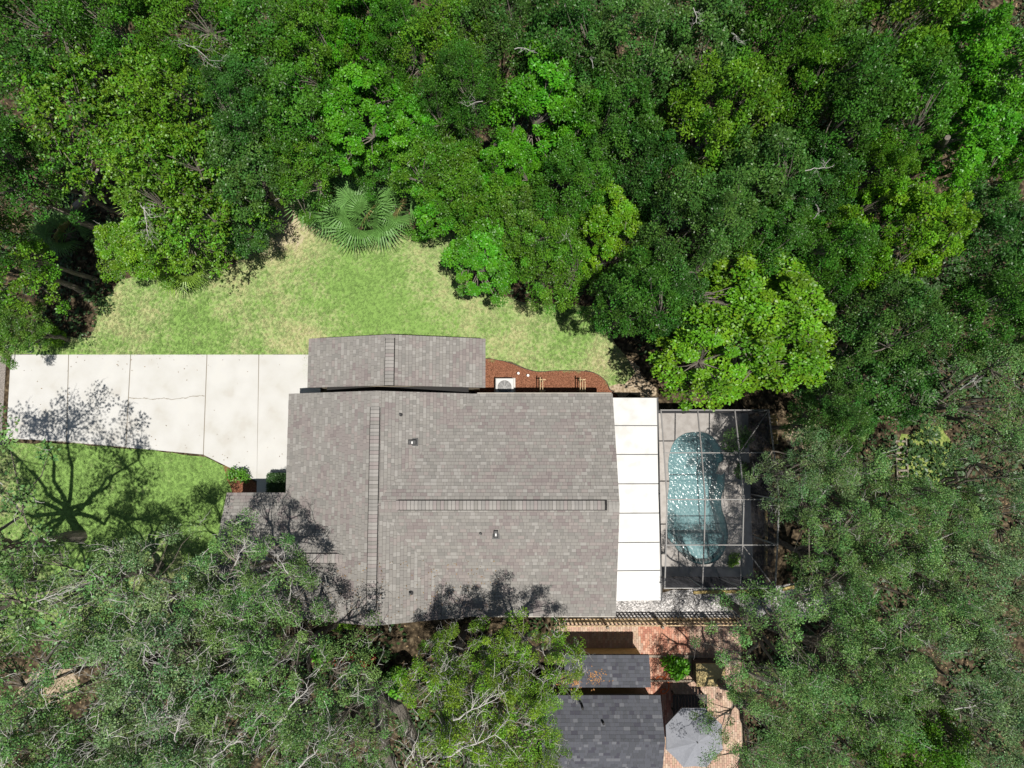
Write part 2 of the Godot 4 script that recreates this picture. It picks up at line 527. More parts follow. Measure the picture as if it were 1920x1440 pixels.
func lawn() -> void:
	var north := rough_edge(pv([-24.99, -4.73, -22.75, -5.21, -19.97, -5.32, -19.45, -7.17, -18.73, -8.07, -16.08, -8.60, -13.28, -8.73, -12.31, -10.30, -11.87, -12.15, -10.73, -12.82, -9.26, -11.35, -8.21, -10.30, -5.13, -10.30, -2.82, -10.56, -2.04, -7.69, 1.02, -6.91, 3.81, -6.78, 4.80, -5.11, 5.79, -3.59, 5.27, -3.08, 4.57, -3.03, 3.82, -3.64, 2.26, -3.74, 1.26, -3.69, 0.63, -3.81, 0.00, -4.07, -0.63, -4.22, -1.51, -4.17, -1.51, -3.08, -9.80, -3.08, -9.84, -4.47, -24.96, -4.42]), 0.35, 0.18, 3)
	var south := rough_edge(pv([-25.35, 0.46, -23.56, -0.28, -21.92, -0.35, -17.92, -0.08, -14.32, 0.29, -13.16, 0.81, -12.88, 1.52, -13.09, 2.38, -12.99, 8.14, -18.42, 8.61, -24.73, 8.61]), 0.35, 0.15, 4)
	var east := rough_edge(pv([18.20, -0.58, 19.97, -1.07, 20.88, 0.41, 20.57, 1.40, 18.82, 1.65, 17.62, 0.91]), 0.3, 0.3, 5)
	# what grows where: green turf, dry straw and bare sand, as a map of the ground
	var W := 700
	var Hh := 520
	var ox := -26.0
	var oz := -14.0
	var px := 0.05
	var im := Image.create(W, Hh, false, Image.FORMAT_RGB8)
	var coarse := noise(51, 0.16, 3)
	var midn := noise(52, 0.9, 3)
	var fine := noise(53, 5.0, 3)
	var green := Color(0.200, 0.325, 0.085)
	var soft := Color(0.305, 0.380, 0.155)
	var straw := Color(0.385, 0.390, 0.190)
	var bare := Color(0.440, 0.375, 0.260)
	# dryness in places: x, z, radius, how dry
	var spots := [[-10.9, -5.4, 1.3, 0.3], [-11.2, -10.9, 2.1, 1.3], [-14.0, -9.2, 2.0, 0.25], [-18.5, -6.8, 2.0, 0.2], [-3.0, -9.6, 2.6, 0.2], [4.3, -4.0, 1.4, 0.4], [-7.2, -7.0, 2.2, -0.5], [-15.0, -5.6, 1.6, -0.45], [-9.6, -5.1, 1.2, 0.5], [1.0, -5.0, 2.0, 0.1], [-20.0, 2.0, 6.0, -0.55], [-14.5, 2.0, 3.5, -0.6], [-23.4, 2.2, 1.5, 0.7], [-16.0, 5.5, 2.0, 0.5], [2.8, -5.6, 1.5, -0.2], [-6.0, -5.6, 1.6, -0.35]]
	for j in Hh:
		for k in W:
			var x := ox + k * px
			var z := oz + j * px
			var t := 0.24 + coarse.get_noise_2d(x, z) * 0.4 + midn.get_noise_2d(x, z) * 0.42 + fine.get_noise_2d(x, z) * 0.58
			for s in spots:
				var q: float = ((x - s[0]) * (x - s[0]) + (z - s[1]) * (z - s[1])) / (s[2] * s[2])
				if q < 4.0:
					t += s[3] * exp(-q * 1.3)
			var cc: Color
			if t < 0.35:
				cc = green.lerp(soft, clampf(t / 0.35, 0, 1))
			elif t < 0.8:
				cc = soft.lerp(straw, (t - 0.35) / 0.45)
			else:
				cc = straw.lerp(bare, clampf((t - 0.8) / 0.6, 0, 1))
			im.set_pixel(k, j, cc.linear_to_srgb())
	var tm := mat(1, 1, 1, 0.95, 0.2)
	tm.albedo_texture = ImageTexture.create_from_image(im)
	tm.albedo_color = Color.WHITE
	tm.uv1_triplanar = true
	tm.uv1_world_triplanar = true
	tm.uv1_scale = Vector3(1.0 / (W * px), 1.0, 1.0 / (Hh * px))
	tm.uv1_offset = Vector3(-ox / (W * px), 0, -oz / (Hh * px))
	var names := ["green and straw coloured lawn between house and woods", "green front lawn below the driveway", "small sunlit patch of grass among the oaks"]
	var polys := [north, south, east]
	for k in 3:
		var m := MB.new()
		m.prism(polys[k], -0.05, 0.014 + 0.002 * k)
		struct("lawn", m.mesh(tm if k < 2 else M.moss), names[k])
	# short tufts
	var tuft := MB.new()
	for k in 6:
		var a := TAU * k / 6.0 + 0.4 * (k % 2)
		var o := Vector3(cos(a), 0, sin(a))
		var s := Vector3(-o.z, 0, o.x) * 0.010
		var tip := o * (0.05 + 0.02 * (k % 3)) + Vector3(0, 0.045 + 0.012 * (k % 2), 0)
		tuft.tri(o * 0.008 - s, o * 0.008 + s, tip)
	var tm2 := tuft.mesh(M.grass)
	var places := []
	var cols := PackedColorArray()
	for k in 2:
		var box := Rect2(polys[k][0], Vector2.ZERO)
		for q in polys[k]:
			box = box.expand(q)
		var count := int(box.get_area() * 190.0)
		for j in count:
			var q := box.position + Vector2(rng.randf() * box.size.x, rng.randf() * box.size.y)
			if q.x < -26 or q.x > 14 or q.y > 9.5 or not inside(q, polys[k]):
				continue
			var u := clampi(int((q.x - ox) / px), 0, W - 1)
			var w := clampi(int((q.y - oz) / px), 0, Hh - 1)
			var base := im.get_pixel(u, w).srgb_to_linear()
			if base.r > base.g and rng.randf() < 0.6:
				continue
			var f := rng.randf_range(0.7, 1.25)
			cols.append(Color(base.r * f, base.g * f, base.b * f))
			places.append(Transform3D(Basis(Vector3.UP, rng.randf() * TAU).scaled(Vector3.ONE * rng.randf_range(0.6, 1.35)), Vector3(q.x, 0.012, q.y)))
	scatter("grass", tm2, places, cols, self, "short grass blades standing in the lawns", "grass")


# ---- roofs -----------------------------------------------------------------
const TAB := [0.12, 0.19, 0.27]
const COURSE := 0.145

var tones_house := [Color(0.244, 0.233, 0.219), Color(0.227, 0.215, 0.203), Color(0.290, 0.276, 0.259), Color(0.226, 0.201, 0.193), Color(0.259, 0.233, 0.223), Color(0.203, 0.193, 0.182), Color(0.205, 0.180, 0.174)]
var tones_shed := [Color(0.094, 0.097, 0.112), Color(0.076, 0.079, 0.094), Color(0.135, 0.138, 0.153), Color(0.088, 0.092, 0.108), Color(0.064, 0.066, 0.079)]
var tab_meshes := {}


func tone_at(p: Vector3, shed: bool, blotch: FastNoiseLite) -> int:
	var r := rng.randf()
	if shed:
		return 0 if r < 0.3 else 1 if r < 0.55 else 3 if r < 0.8 else 2 if r < 0.9 else 4
	var b := blotch.get_noise_3d(p.x, p.y * 3.0, p.z) + rng.randf_range(-0.22, 0.22)
	if b > 0.16:
		return 3 if r < 0.45 else 4 if r < 0.65 else 6 if r < 0.85 else 0
	return 0 if r < 0.36 else 1 if r < 0.66 else 2 if r < 0.84 else 5 if r < 0.96 else 4


func tab_shape(m: MB, p: PackedVector2Array, v0: float, lift: float, o: Vector3, b: Basis, col: Color) -> void:
	# outline p in (along the eave, up the slope); its lower edge stands proud of the course below
	var top := PackedVector3Array()
	var low := PackedVector3Array()
	for q in p:
		var h := lerpf(lift, 0.004, clampf((q.y - v0) / COURSE, 0, 1))
		low.append(o + b.x * q.x - b.z * q.y)
		top.append(o + b.x * q.x - b.z * q.y + b.y * h)
	for k in range(1, p.size() - 1):
		m.tri_to(top[0], top[k], top[k + 1], b.y, col)
	var mid := (top[0] + top[2]) * 0.5
	for k in p.size():
		var q := (k + 1) % p.size()
		var out := (top[k] + top[q]) * 0.5 - mid
		m.tri_to(low[k], low[q], top[q], out, col)
		m.tri_to(low[k], top[q], top[k], out, col)


# planes: arrays of corner points; the first two lie on the eave. Lays shingles on every plane of a roof.
func roof(parent: Node3D, called: String, planes: Array, shed: bool) -> MeshInstance3D:
	var deck := MB.new()
	for pl in planes:
		deck.plate(PackedVector3Array(pl), 0.16)
	var r := part(called, deck.mesh(M.roof_edge), parent)
	return r


func shingles(r: MeshInstance3D, planes: Array, shed: bool, alone: int) -> void:
	var rest := MB.new()
	var full := []
	var gap := 0.005 if shed else 0.013
	var tones: Array = tones_shed if shed else tones_house
	var blotch := noise(61, 0.55, 3)
	for pl in planes:
		var a: Vector3 = pl[0]
		var e: Vector3 = (pl[1] - pl[0]).normalized()
		var nn := Vector3.ZERO
		for k in range(2, pl.size()):
			nn += (pl[1] - pl[0]).cross(pl[k] - pl[0])
		nn = nn.normalized()
		if nn.y < 0:
			nn = -nn
		var s := nn.cross(e)
		if s.y < 0:
			s = -s
		var u := s.cross(nn)
		var b := Basis(u, nn, u.cross(nn))
		var o := a + nn * 0.002
		var poly := PackedVector2Array()
		var lo := Vector2(1e9, 1e9)
		var hi := Vector2(-1e9, -1e9)
		for p in pl:
			var q := Vector2((p - a).dot(u), (p - a).dot(s))
			poly.append(q)
			lo = lo.min(q)
			hi = hi.max(q)
		var y := lo.y
		while y < hi.y:
			var x := lo.x - rng.randf() * 0.3
			while x < hi.x:
				var w := rng.randi() % 3
				var rect := PackedVector2Array([Vector2(x, y), Vector2(x + TAB[w] - 0.008, y), Vector2(x + TAB[w] - 0.008, y + COURSE - gap), Vector2(x, y + COURSE - gap)])
				var at: Vector3 = o + u * (x + TAB[w] * 0.5) + s * (y + COURSE * 0.5)
				var whole := true
				for q in rect:
					whole = whole and inside(q, poly)
				var tone := tone_at(at, shed, blotch)
				var lift := (0.014 if tone % 2 == 0 else 0.024) * (0.6 if shed else 1.0)
				if whole:
					full.append([at.distance_to(Vector3(0, 32, 0)), w, tone, Transform3D(b, o + u * x + s * y), rect, lift, o, b, y])
				else:
					for cut in Geometry2D.intersect_polygons(rect, poly):
						if cut.size() >= 3:
							tab_shape(rest, cut, y, lift, o, b, tones[tone])
				x += TAB[w]
			y += COURSE
	full.sort_custom(func(p, q): return p[0] < q[0])
	for k in full.size():
		var f: Array = full[k]
		if k >= alone:
			tab_shape(rest, f[4], f[8], f[5], f[6], f[7], tones[f[2]])
			continue
		var key := "%s%d_%d" % [shed, f[1], f[2]]
		if not tab_meshes.has(key):
			var m := MB.new()
			var wd: float = TAB[f[1]] - 0.008
			tab_shape(m, PackedVector2Array([Vector2(0, 0), Vector2(wd, 0), Vector2(wd, COURSE - gap), Vector2(0, COURSE - gap)]), 0.0, f[5], Vector3.ZERO, Basis.IDENTITY, tones[f[2]])
			tab_meshes[key] = m.mesh(M.shingle)
		var one := part("shingle", tab_meshes[key], r)
		one.transform = f[3]
	var all := part("shingle_courses", rest.mesh(M.shingle), r)
	all.set_meta("kind", "stuff")


var cap_meshes := {}


# cap pieces along a ridge from a to b; between v0 and v1 (metres from a) they sit on a raised vent
func ridge(r: MeshInstance3D, a: Vector3, b: Vector3, fall_left: float, fall_right: float, v0: float, v1: float) -> void:
	var along := (b - a).normalized()
	var turn := Basis.looking_at(along, Vector3.UP)
	var length := a.distance_to(b)
	var step := 0.15
	for k in int(length / step):
		var at := k * step
		var raised := at >= v0 and at < v1
		var tone: int = [0, 2, 2, 4, 0, 1, 4, 2][rng.randi() % 8]
		var key := "%s_%d_%.3f_%.3f" % [raised, tone, fall_left, fall_right]
		if not cap_meshes.has(key):
			var m := MB.new()
			var w := 0.18 if raised else 0.15
			var col: Color = tones_house[tone] * (1.06 if raised else 1.0)
			for side in [[-1.0, fall_left], [1.0, fall_right]]:
				var x: float = side[0] * w
				var drop: float = side[1] * w
				var p := [Vector3(0, 0.018, 0), Vector3(0, 0.008, 0.013 - step), Vector3(x, 0.008 - drop, 0.013 - step), Vector3(x, 0.018 - drop, 0)]
				m.tri_to(p[0], p[1], p[2], Vector3.UP, col)
				m.tri_to(p[0], p[2], p[3], Vector3.UP, col)
				var d := Vector3(0, -0.016, 0)
				m.tri_to(p[0], p[3], p[3] + d, Vector3.BACK, col)
				m.tri_to(p[0], p[3] + d, p[0] + d, Vector3.BACK, col)
				m.tri_to(p[2], p[3], p[3] + d, Vector3(side[0], 0, 0), col)
				m.tri_to(p[2], p[3] + d, p[2] + d, Vector3(side[0], 0, 0), col)
				m.tri_to(p[0] + d, p[1] + d, p[2] + d, Vector3.DOWN, col)
				m.tri_to(p[0] + d, p[2] + d, p[3] + d, Vector3.DOWN, col)
			cap_meshes[key] = m.mesh(M.shingle)
		var one := part("ridge_cap", cap_meshes[key], r)
		one.transform = Transform3D(turn, a + along * at + Vector3.UP * (0.075 if raised else 0.022))
	if v1 > v0:
		var m := MB.new()
		for side in [[-1.0, fall_left], [1.0, fall_right]]:
			var o: Vector3 = turn.x * side[0] * 0.208
			var d := Vector3(0, -side[1] * 0.208, 0)
			var p := [a + along * v0 + Vector3(0, 0.072, 0), a + along * v1 + Vector3(0, 0.072, 0)]
			m.tri_to(p[0], p[1], p[1] + o + d, Vector3.UP)
			m.tri_to(p[0], p[1] + o + d, p[0] + o + d, Vector3.UP)
			var low := Vector3(0, -0.07, 0)
			m.tri_to(p[0] + o + d, p[1] + o + d, p[1] + o + d + low, o)
			m.tri_to(p[0] + o + d, p[1] + o + d + low, p[0] + o + d + low, o)
			for q in p:
				m.tri(q, q + o + d, q + o + d + low)
				m.tri(q, q + o + d + low, q + low)
		part("ridge_vent", m.mesh(M.black), r)


func V(x: float, y: float, z: float) -> Vector3:
	return Vector3(x, y, z)


func house() -> void:
	var h := thing("house", "single storey house with brown grey shingle roof in the middle of the clearing", "house")
	var w := MB.new()
	w.box(V(-5.6, 1.28, 2.27), V(7.3, 2.56, 8.5))
	w.box(V(0.98, 1.28, 2.25), V(5.9, 2.558, 8.46))
	w.box(V(-10.45, 1.28, 4.38), V(2.4, 2.556, 4.2))
	for g in [[V(-9.2, 2.55, -1.98), V(-1.9, 2.55, -1.98), V(-5.58, 3.95, -1.98)], [V(-9.2, 2.55, 6.52), V(-1.9, 2.55, 6.52), V(-5.58, 3.95, 6.52)], [V(3.93, 2.55, -1.95), V(3.93, 2.55, 6.45), V(3.93, 3.95, 2.2)], [V(-11.65, 2.55, 2.3), V(-11.65, 2.55, 6.46), V(-11.65, 3.5, 4.38)]]:
		w.tri(g[0], g[1], g[2])
		w.tri(g[0], g[2], g[1])
	part("wall", w.mesh(M.wall), h)
	var planes := [
		[V(-9.6, 2.7, -2.4), V(-9.6, 2.7, 1.82), V(-6.64, 3.803, 4.38), V(-9.6, 2.7, 6.94), V(-5.58, 4.2, 6.94), V(-5.58, 4.2, -2.4)],
		[V(-1.55, 2.7, -2.4), V(-5.58, 4.2, -2.4), V(-5.58, 4.2, 2.22)],
		[V(-1.55, 2.7, 6.92), V(-5.58, 4.2, 2.22), V(-5.58, 4.2, 6.94)],
		[V(-1.55, 2.7, -2.4), V(4.33, 2.7, -2.4), V(4.33, 4.2, 2.22), V(-5.58, 4.2, 2.22)],
		[V(-1.55, 2.7, 6.92), V(4.33, 2.7, 6.92), V(4.33, 4.2, 2.22), V(-5.58, 4.2, 2.22)],
		[V(-12.1, 2.7, 1.82), V(-9.6, 2.7, 1.82), V(-6.64, 3.803, 4.38), V(-12.1, 3.803, 4.38)],
		[V(-12.1, 2.7, 6.94), V(-9.6, 2.7, 6.94), V(-6.64, 3.803, 4.38), V(-12.1, 3.803, 4.38)],
	]
	var r := roof(h, "roof", planes, false)
	# courses run level: give each plane an eave direction by its first two points
	var sh := planes.duplicate()
	sh[0] = [V(-9.6, 2.7, -2.4), V(-9.6, 2.7, 1.82), V(-6.64, 3.803, 4.38), V(-9.6, 2.7, 6.94), V(-5.58, 4.2, 6.94), V(-5.58, 4.2, -2.4)]
	shingles(r, [sh[0], sh[3], sh[4], sh[5], sh[6]], false, 300)
	shingles_tri(r, [V(-1.55, 2.7, -2.4), V(-5.58, 4.2, -2.4), V(-5.58, 4.2, 2.22)])
	shingles_tri(r, [V(-1.55, 2.7, 6.92), V(-5.58, 4.2, 2.22), V(-5.58, 4.2, 6.94)])
	ridge(r, V(-5.58, 4.21, 6.93), V(-5.58, 4.21, -2.4), 0.372, 0.372, 0.55, 8.65)
	ridge(r, V(4.32, 4.21, 2.22), V(-5.3, 4.21, 2.22), 0.324, 0.324, 0.5, 8.9)
	ridge(r, V(-12.1, 3.81, 4.38), V(-6.7, 3.81, 4.38), 0.43, 0.43, 0.6, 5.0)
	for p in [[Vector3(-4.59, 3.60, -1.44), 0.035, 0.28], [Vector3(-1.27, 4.00, 3.38), 0.03, 0.22], [Vector3(-4.10, 3.40, 5.77), 0.045, 0.3]]:
		var m := MB.new()
		var at: Vector3 = p[0]
		var y := roof_height(at)
		m.tube(PackedVector3Array([V(at.x, y - 0.05, at.z), V(at.x, y + p[2], at.z)]), PackedFloat32Array([p[1], p[1]]), 10)
		m.tube(PackedVector3Array([V(at.x, y - 0.02, at.z), V(at.x, y + 0.08, at.z)]), PackedFloat32Array([p[1] * 2.4, p[1] * 1.15]), 10)
		var o := part("vent_pipe", m.mesh(M.dark_metal), r)
		o.set_meta("label", "dark plumbing vent pipe through the shingles")
	for p in [[Vector3(-4.11, 3.60, -0.31), 0.34, 0.2], [Vector3(-0.65, 4.00, 3.40), 0.18, 0.3]]:
		var at: Vector3 = p[0]
		var y := roof_height(at)
		var m := MB.new()
		m.slab(V(at.x, y + 0.08, at.z), V(p[1], 0.16, p[2]), 0.03)
		m.box(V(at.x, y + 0.0, at.z), V(p[1] + 0.12, 0.02, p[2] + 0.12))
		var o := part("box_vent", m.mesh(M.dark_metal), r)
		o.set_meta("label", "low black box vent on the roof slope")
		var hm := MB.new()
		hm.box(V(at.x, y + 0.164, at.z + 0.02), V(0.05, 0.012, 0.1))
		part("vent_cap_strip", hm.mesh(M.pvc), r)

	# the room on the north side, with its own lower roof
	var w2 := MB.new()
	w2.box(V(-5.0, 1.2, -3.62), V(7.0, 2.4, 1.74))
	for z in [-4.48, -2.76]:
		w2.tri(V(-8.5, 2.4, z), V(-1.5, 2.4, z), V(-5.13, 3.4, z))
		w2.tri(V(-8.5, 2.4, z), V(-5.13, 3.4, z), V(-1.5, 2.4, z))
	var hw := part("wing_wall", w2.mesh(M.wall), h)
	hw.set_meta("label", "cream wall of the north side room")
	var wp := [
		[V(-8.87, 2.5, -4.83), V(-8.87, 2.5, -2.68), V(-5.13, 3.6, -2.68), V(-5.13, 3.6, -4.83)],
		[V(-1.16, 2.5, -4.83), V(-1.16, 2.5, -2.68), V(-5.13, 3.6, -2.68), V(-5.13, 3.6, -4.83)],
	]
	var r2 := roof(h, "wing_roof", wp, false)
	shingles(r2, wp, false, 0)
	ridge(r2, V(-5.13, 3.61, -2.68), V(-5.13, 3.61, -4.83), 0.28, 0.29, 0.0, 2.0)
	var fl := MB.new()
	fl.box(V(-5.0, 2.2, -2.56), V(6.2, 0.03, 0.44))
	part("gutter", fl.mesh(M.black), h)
	# fascia boards and gutter at the open eaves
	var f := MB.new()
	f.box(V(1.4, 2.56, -2.43), V(5.8, 0.14, 0.04))
	f.box(V(1.4, 2.56, 6.95), V(5.8, 0.14, 0.04))
	part("fascia", f.mesh(M.fascia), h)


func shingles_tri(r: MeshInstance3D, tri: Array) -> void:
	# a gable slope that falls to the east: its eave runs north-south
	var low: Vector3 = tri[0]
	shingles(r, [[low, low + Vector3(0, 0, 0.001), tri[1], tri[2]]], false, 0)


func roof_height(p: Vector3) -> float:
	return maxf(4.2 - 0.372 * absf(p.x + 5.58), 4.2 - 0.3217 * absf(p.z - 2.22)) + 0.01


func patio_cover() -> void:
	var t := thing("patio_cover", "flat white panel roof between the house gable and the pool cage", "patio cover")
	var joints := [Vector3(5.55, 2.50, -2.26).z, Vector3(5.52, 2.50, -1.04).z, Vector3(5.50, 2.50, 0.20).z, Vector3(5.48, 2.50, 1.45).z, Vector3(5.46, 2.50, 2.69).z, Vector3(5.44, 2.50, 3.92).z, Vector3(5.41, 2.50, 5.09).z, Vector3(5.39, 2.50, 6.35).z]
	var slope := Basis(Vector3(0, 0, 1), -0.05)
	for k in 7:
		var m := MB.new()
		var a: float = joints[k] + 0.016
		var b: float = joints[k + 1] - 0.016
		m.slab(V(5.12, 2.46 + rng.randf() * 0.004, (a + b) / 2), V(2.32, 0.08, b - a), 0.008, slope)
		part("roof_panel", m.mesh(M.white), t)
	var g := MB.new()
	g.box(V(6.31, 2.36, (joints[0] + joints[7]) / 2), V(0.09, 0.12, joints[7] - joints[0]))
	part("gutter", g.mesh(M.dark_metal), t)
	var j := MB.new()
	for k in range(1, 7):
		j.box(V(5.12, 2.43, joints[k]), V(2.3, 0.07, 0.06), slope)
	part("joint_strip", j.mesh(M.dark_metal), t)
	for k in 4:
		var m := MB.new()
		m.box(V(6.2, 1.15, lerpf(joints[0] + 0.1, joints[7] - 0.1, k / 3.0)), V(0.09, 2.3, 0.09))
		part("post", m.mesh(M.white), t)
	var fl := MB.new()
	fl.prism(pv([3.95, -1.9, 6.35, -1.9, 6.35, 6.3, 3.95, 6.3]), -0.05, 0.055)
	struct("patio_floor", fl.mesh(M.deck), "concrete floor under the white patio cover")


func pool_and_cage() -> void:
	var outline := smooth_loop(pv([8.50, -0.83, 7.94, -0.70, 7.48, -0.25, 7.26, 0.61, 7.29, 1.52, 7.18, 2.26, 7.14, 3.12, 7.14, 3.92, 7.43, 4.35, 7.79, 4.79, 8.27, 5.12, 8.81, 5.24, 9.35, 5.10, 9.73, 4.69, 9.95, 4.04, 9.89, 3.36, 9.71, 2.75, 9.68, 2.26, 9.84, 1.70, 9.89, 1.03, 9.81, 0.22, 9.53, -0.43, 9.07, -0.78]), 4)
	# the deck, a slab with the pool cut out of it
	var deck := CSGBox3D.new()
	deck.name = "pool_deck"
	deck.size = V(4.72, 1.76, 7.5)
	deck.position = V(8.69, -0.82, 2.04)
	deck.material = M.deck
	add_child(deck)
	tag(deck, "pale concrete deck around the kidney shaped pool", "", "", "structure")
	var hole := CSGPolygon3D.new()
	hole.name = "pool_hole"
	var hp := PackedVector2Array()
	for q in outline:
		hp.append(Vector2(q.x - deck.position.x, q.y - deck.position.z))
	hole.polygon = hp
	hole.depth = 1.8
	hole.rotation_degrees.x = 90
	hole.position.y = -0.85
	hole.operation = CSGShape3D.OPERATION_SUBTRACTION
	deck.add_child(hole)

	var t := thing("swimming_pool", "kidney shaped teal swimming pool with rippled water inside the screen cage", "pool")
	var basin := MB.new()
	var inner: PackedVector2Array = Geometry2D.offset_polygon(outline, -0.012)[0]
	var tri_ := Geometry2D.triangulate_polygon(inner)
	for k in range(0, tri_.size(), 3):
		basin.tri_to(V(inner[tri_[k]].x, -1.3, inner[tri_[k]].y), V(inner[tri_[k + 1]].x, -1.3, inner[tri_[k + 1]].y), V(inner[tri_[k + 2]].x, -1.3, inner[tri_[k + 2]].y), Vector3.UP)
	var band := MB.new()
	var mid := Vector2.ZERO
	for q in inner:
		mid += q / inner.size()
	for k in inner.size():
		var a := inner[k]
		var b := inner[(k + 1) % inner.size()]
		var inn := V(mid.x - a.x, 0, mid.y - a.y)
		basin.tri_to(V(a.x, -1.3, a.y), V(b.x, -1.3, b.y), V(b.x, -0.2, b.y), inn)
		basin.tri_to(V(a.x, -1.3, a.y), V(b.x, -0.2, b.y), V(a.x, -0.2, a.y), inn)
		band.tri_to(V(a.x, -0.2, a.y), V(b.x, -0.2, b.y), V(b.x, 0.045, b.y), inn)
		band.tri_to(V(a.x, -0.2, a.y), V(b.x, 0.045, b.y), V(a.x, 0.045, a.y), inn)
	part("basin", basin.mesh(M.plaster), t)
	part("tile_band", band.mesh(M.tile), t)
	# a bench step in the shallow end
	var stp := MB.new()
	stp.prism(pv([7.66, 3.96, 9.89, 3.96, 9.93, 4.51, 9.36, 5.05, 8.60, 5.05, 8.05, 4.61]), -1.3, -0.55)
	part("step", stp.mesh(M.plaster), t)
	# water: a surface with real ripples
	var wv := noise(71, 5.5, 2)
	var wv2 := noise(72, 13.0, 2)
	var st := SurfaceTool.new()
	st.begin(Mesh.PRIMITIVE_TRIANGLES)
	var cell := 0.024
	var bx := Rect2(inner[0], Vector2.ZERO)
	for q in inner:
		bx = bx.expand(q)
	var nx := int(bx.size.x / cell) + 2
	var nz := int(bx.size.y / cell) + 2
	var index := {}
	var count := 0
	var hh := func(x: float, z: float) -> float: return (0.0058 * wv.get_noise_2d(x * 1.1, z * 0.85) + 0.0022 * wv2.get_noise_2d(x, z)) * lerpf(1.25, 0.3, smoothstep(1.4, 3.2, z))
	for j in nz:
		for k in nx:
			var q := bx.position + Vector2(k, j) * cell
			var ok := true
			for c2 in [Vector2(0, 0), Vector2(cell, 0), Vector2(0, cell), Vector2(cell, cell)]:
				ok = ok and inside(q + c2, inner)
			var cells := []
			if ok:
				cells.append(PackedVector2Array([q, q + Vector2(cell, 0), q + Vector2(cell, cell), q + Vector2(0, cell)]))
			else:
				cells = Geometry2D.intersect_polygons(PackedVector2Array([q, q + Vector2(cell, 0), q + Vector2(cell, cell), q + Vector2(0, cell)]), inner)
			for pc in cells:
				if Geometry2D.is_polygon_clockwise(pc):
					pc.reverse()
				for m in range(1, pc.size() - 1):
					for q2 in [pc[0], pc[m], pc[m + 1]]:
						var e := 0.01
						var dx: float = (hh.call(q2.x + e, q2.y) - hh.call(q2.x - e, q2.y)) / (2 * e)
						var dz: float = (hh.call(q2.x, q2.y + e) - hh.call(q2.x, q2.y - e)) / (2 * e)
						st.set_normal(Vector3(-dx, 1, -dz).normalized())
						st.add_vertex(V(q2.x, -0.07 + hh.call(q2.x, q2.y), q2.y))
	st.index()
	var wm := st.commit()
	wm.surface_set_material(0, M.water)
	part("water", wm, t)

	# the screen cage: aluminium frame, screen cloth, gable roof with its ridge running east
	var cg := thing("pool_cage", "screen enclosure with grey aluminium frame over the pool", "pool cage")
	var xs := [6.42, 8.0, 9.6, 11.06]
	var zs := [-1.7, 0.13, 2.05, 3.95, 5.8]
	var hs := [2.6, 3.05, 3.4, 3.05, 2.6]
	var lower := 0.05
	for k in 4:
		for j in 4:
			beam(cg, "rafter", V(xs[k], hs[j], zs[j]), V(xs[k], hs[j + 1], zs[j + 1]), 0.044, 0.08)
	for j in 5:
		for k in 3:
			beam(cg, "purlin", V(xs[k], hs[j] - (0.0 if j != 0 and j != 4 else 0.03), zs[j]), V(xs[k + 1], hs[j] - (0.0 if j != 0 and j != 4 else 0.03), zs[j]), 0.042, 0.06)
	beam(cg, "brace", V(9.6, 3.06, 3.95), V(11.06, 2.62, 5.8), 0.034, 0.05)
	beam(cg, "brace", V(9.6, 3.06, 0.13), V(11.06, 2.62, -1.7), 0.034, 0.05)
	for p in [[6.42, -1.7], [8.0, -1.7], [9.6, -1.7], [11.06, -1.7], [6.42, 5.8], [8.0, 5.8], [9.6, 5.8], [11.06, 5.8], [11.06, 0.13], [11.06, 2.05], [11.06, 3.95]]:
		var top := 2.58 if absf(p[1] - 2.05) > 3.0 else 3.0 if absf(p[1] - 2.05) > 1.0 else 3.36
		beam(cg, "post", V(p[0], lower, p[1]), V(p[0], top, p[1]), 0.06, 0.06)
	for j in 4:
		for k in 3:
			var m := MB.new()
			m.quad(V(xs[k], hs[j + 1] + 0.05, zs[j + 1]), V(xs[k + 1], hs[j + 1] + 0.05, zs[j + 1]), V(xs[k + 1], hs[j] + 0.05, zs[j]), V(xs[k], hs[j] + 0.05, zs[j]))
			part("roof_screen", m.mesh(M.screen), cg)
	# wall screens: their level strands
	for wl in [[V(6.42, 0, -1.7), V(11.06, 0, -1.7), 2.55], [V(6.42, 0, 5.8), V(11.06, 0, 5.8), 2.55], [V(11.06, 0, -1.7), V(11.06, 0, 5.8), 2.6]]:
		var m := MB.new()
		var a: Vector3 = wl[0]
		var b: Vector3 = wl[1]
		for k in int(wl[2] / 0.022):
			var y := 0.08 + k * 0.022
			m.box((a + b) / 2 + V(0, y, 0), V(a.distance_to(b), 0.004, 0.004), Basis(Vector3.UP, atan2(-(b - a).z, (b - a).x)))
		part("wall_screen", m.mesh(M.wire), cg)


func beam(parent: Node3D, called: String, a: Vector3, b: Vector3, w: float, h: float) -> MeshInstance3D:
	var m := MB.new()
	var up := Vector3.UP if absf((b - a).normalized().y) < 0.9 else Vector3.RIGHT
	m.box(Vector3.ZERO, V(w, h, a.distance_to(b) + w * 0.4), Basis.looking_at(b - a, up))
	return part(called, m.mesh(M.frame), parent, (a + b) / 2)


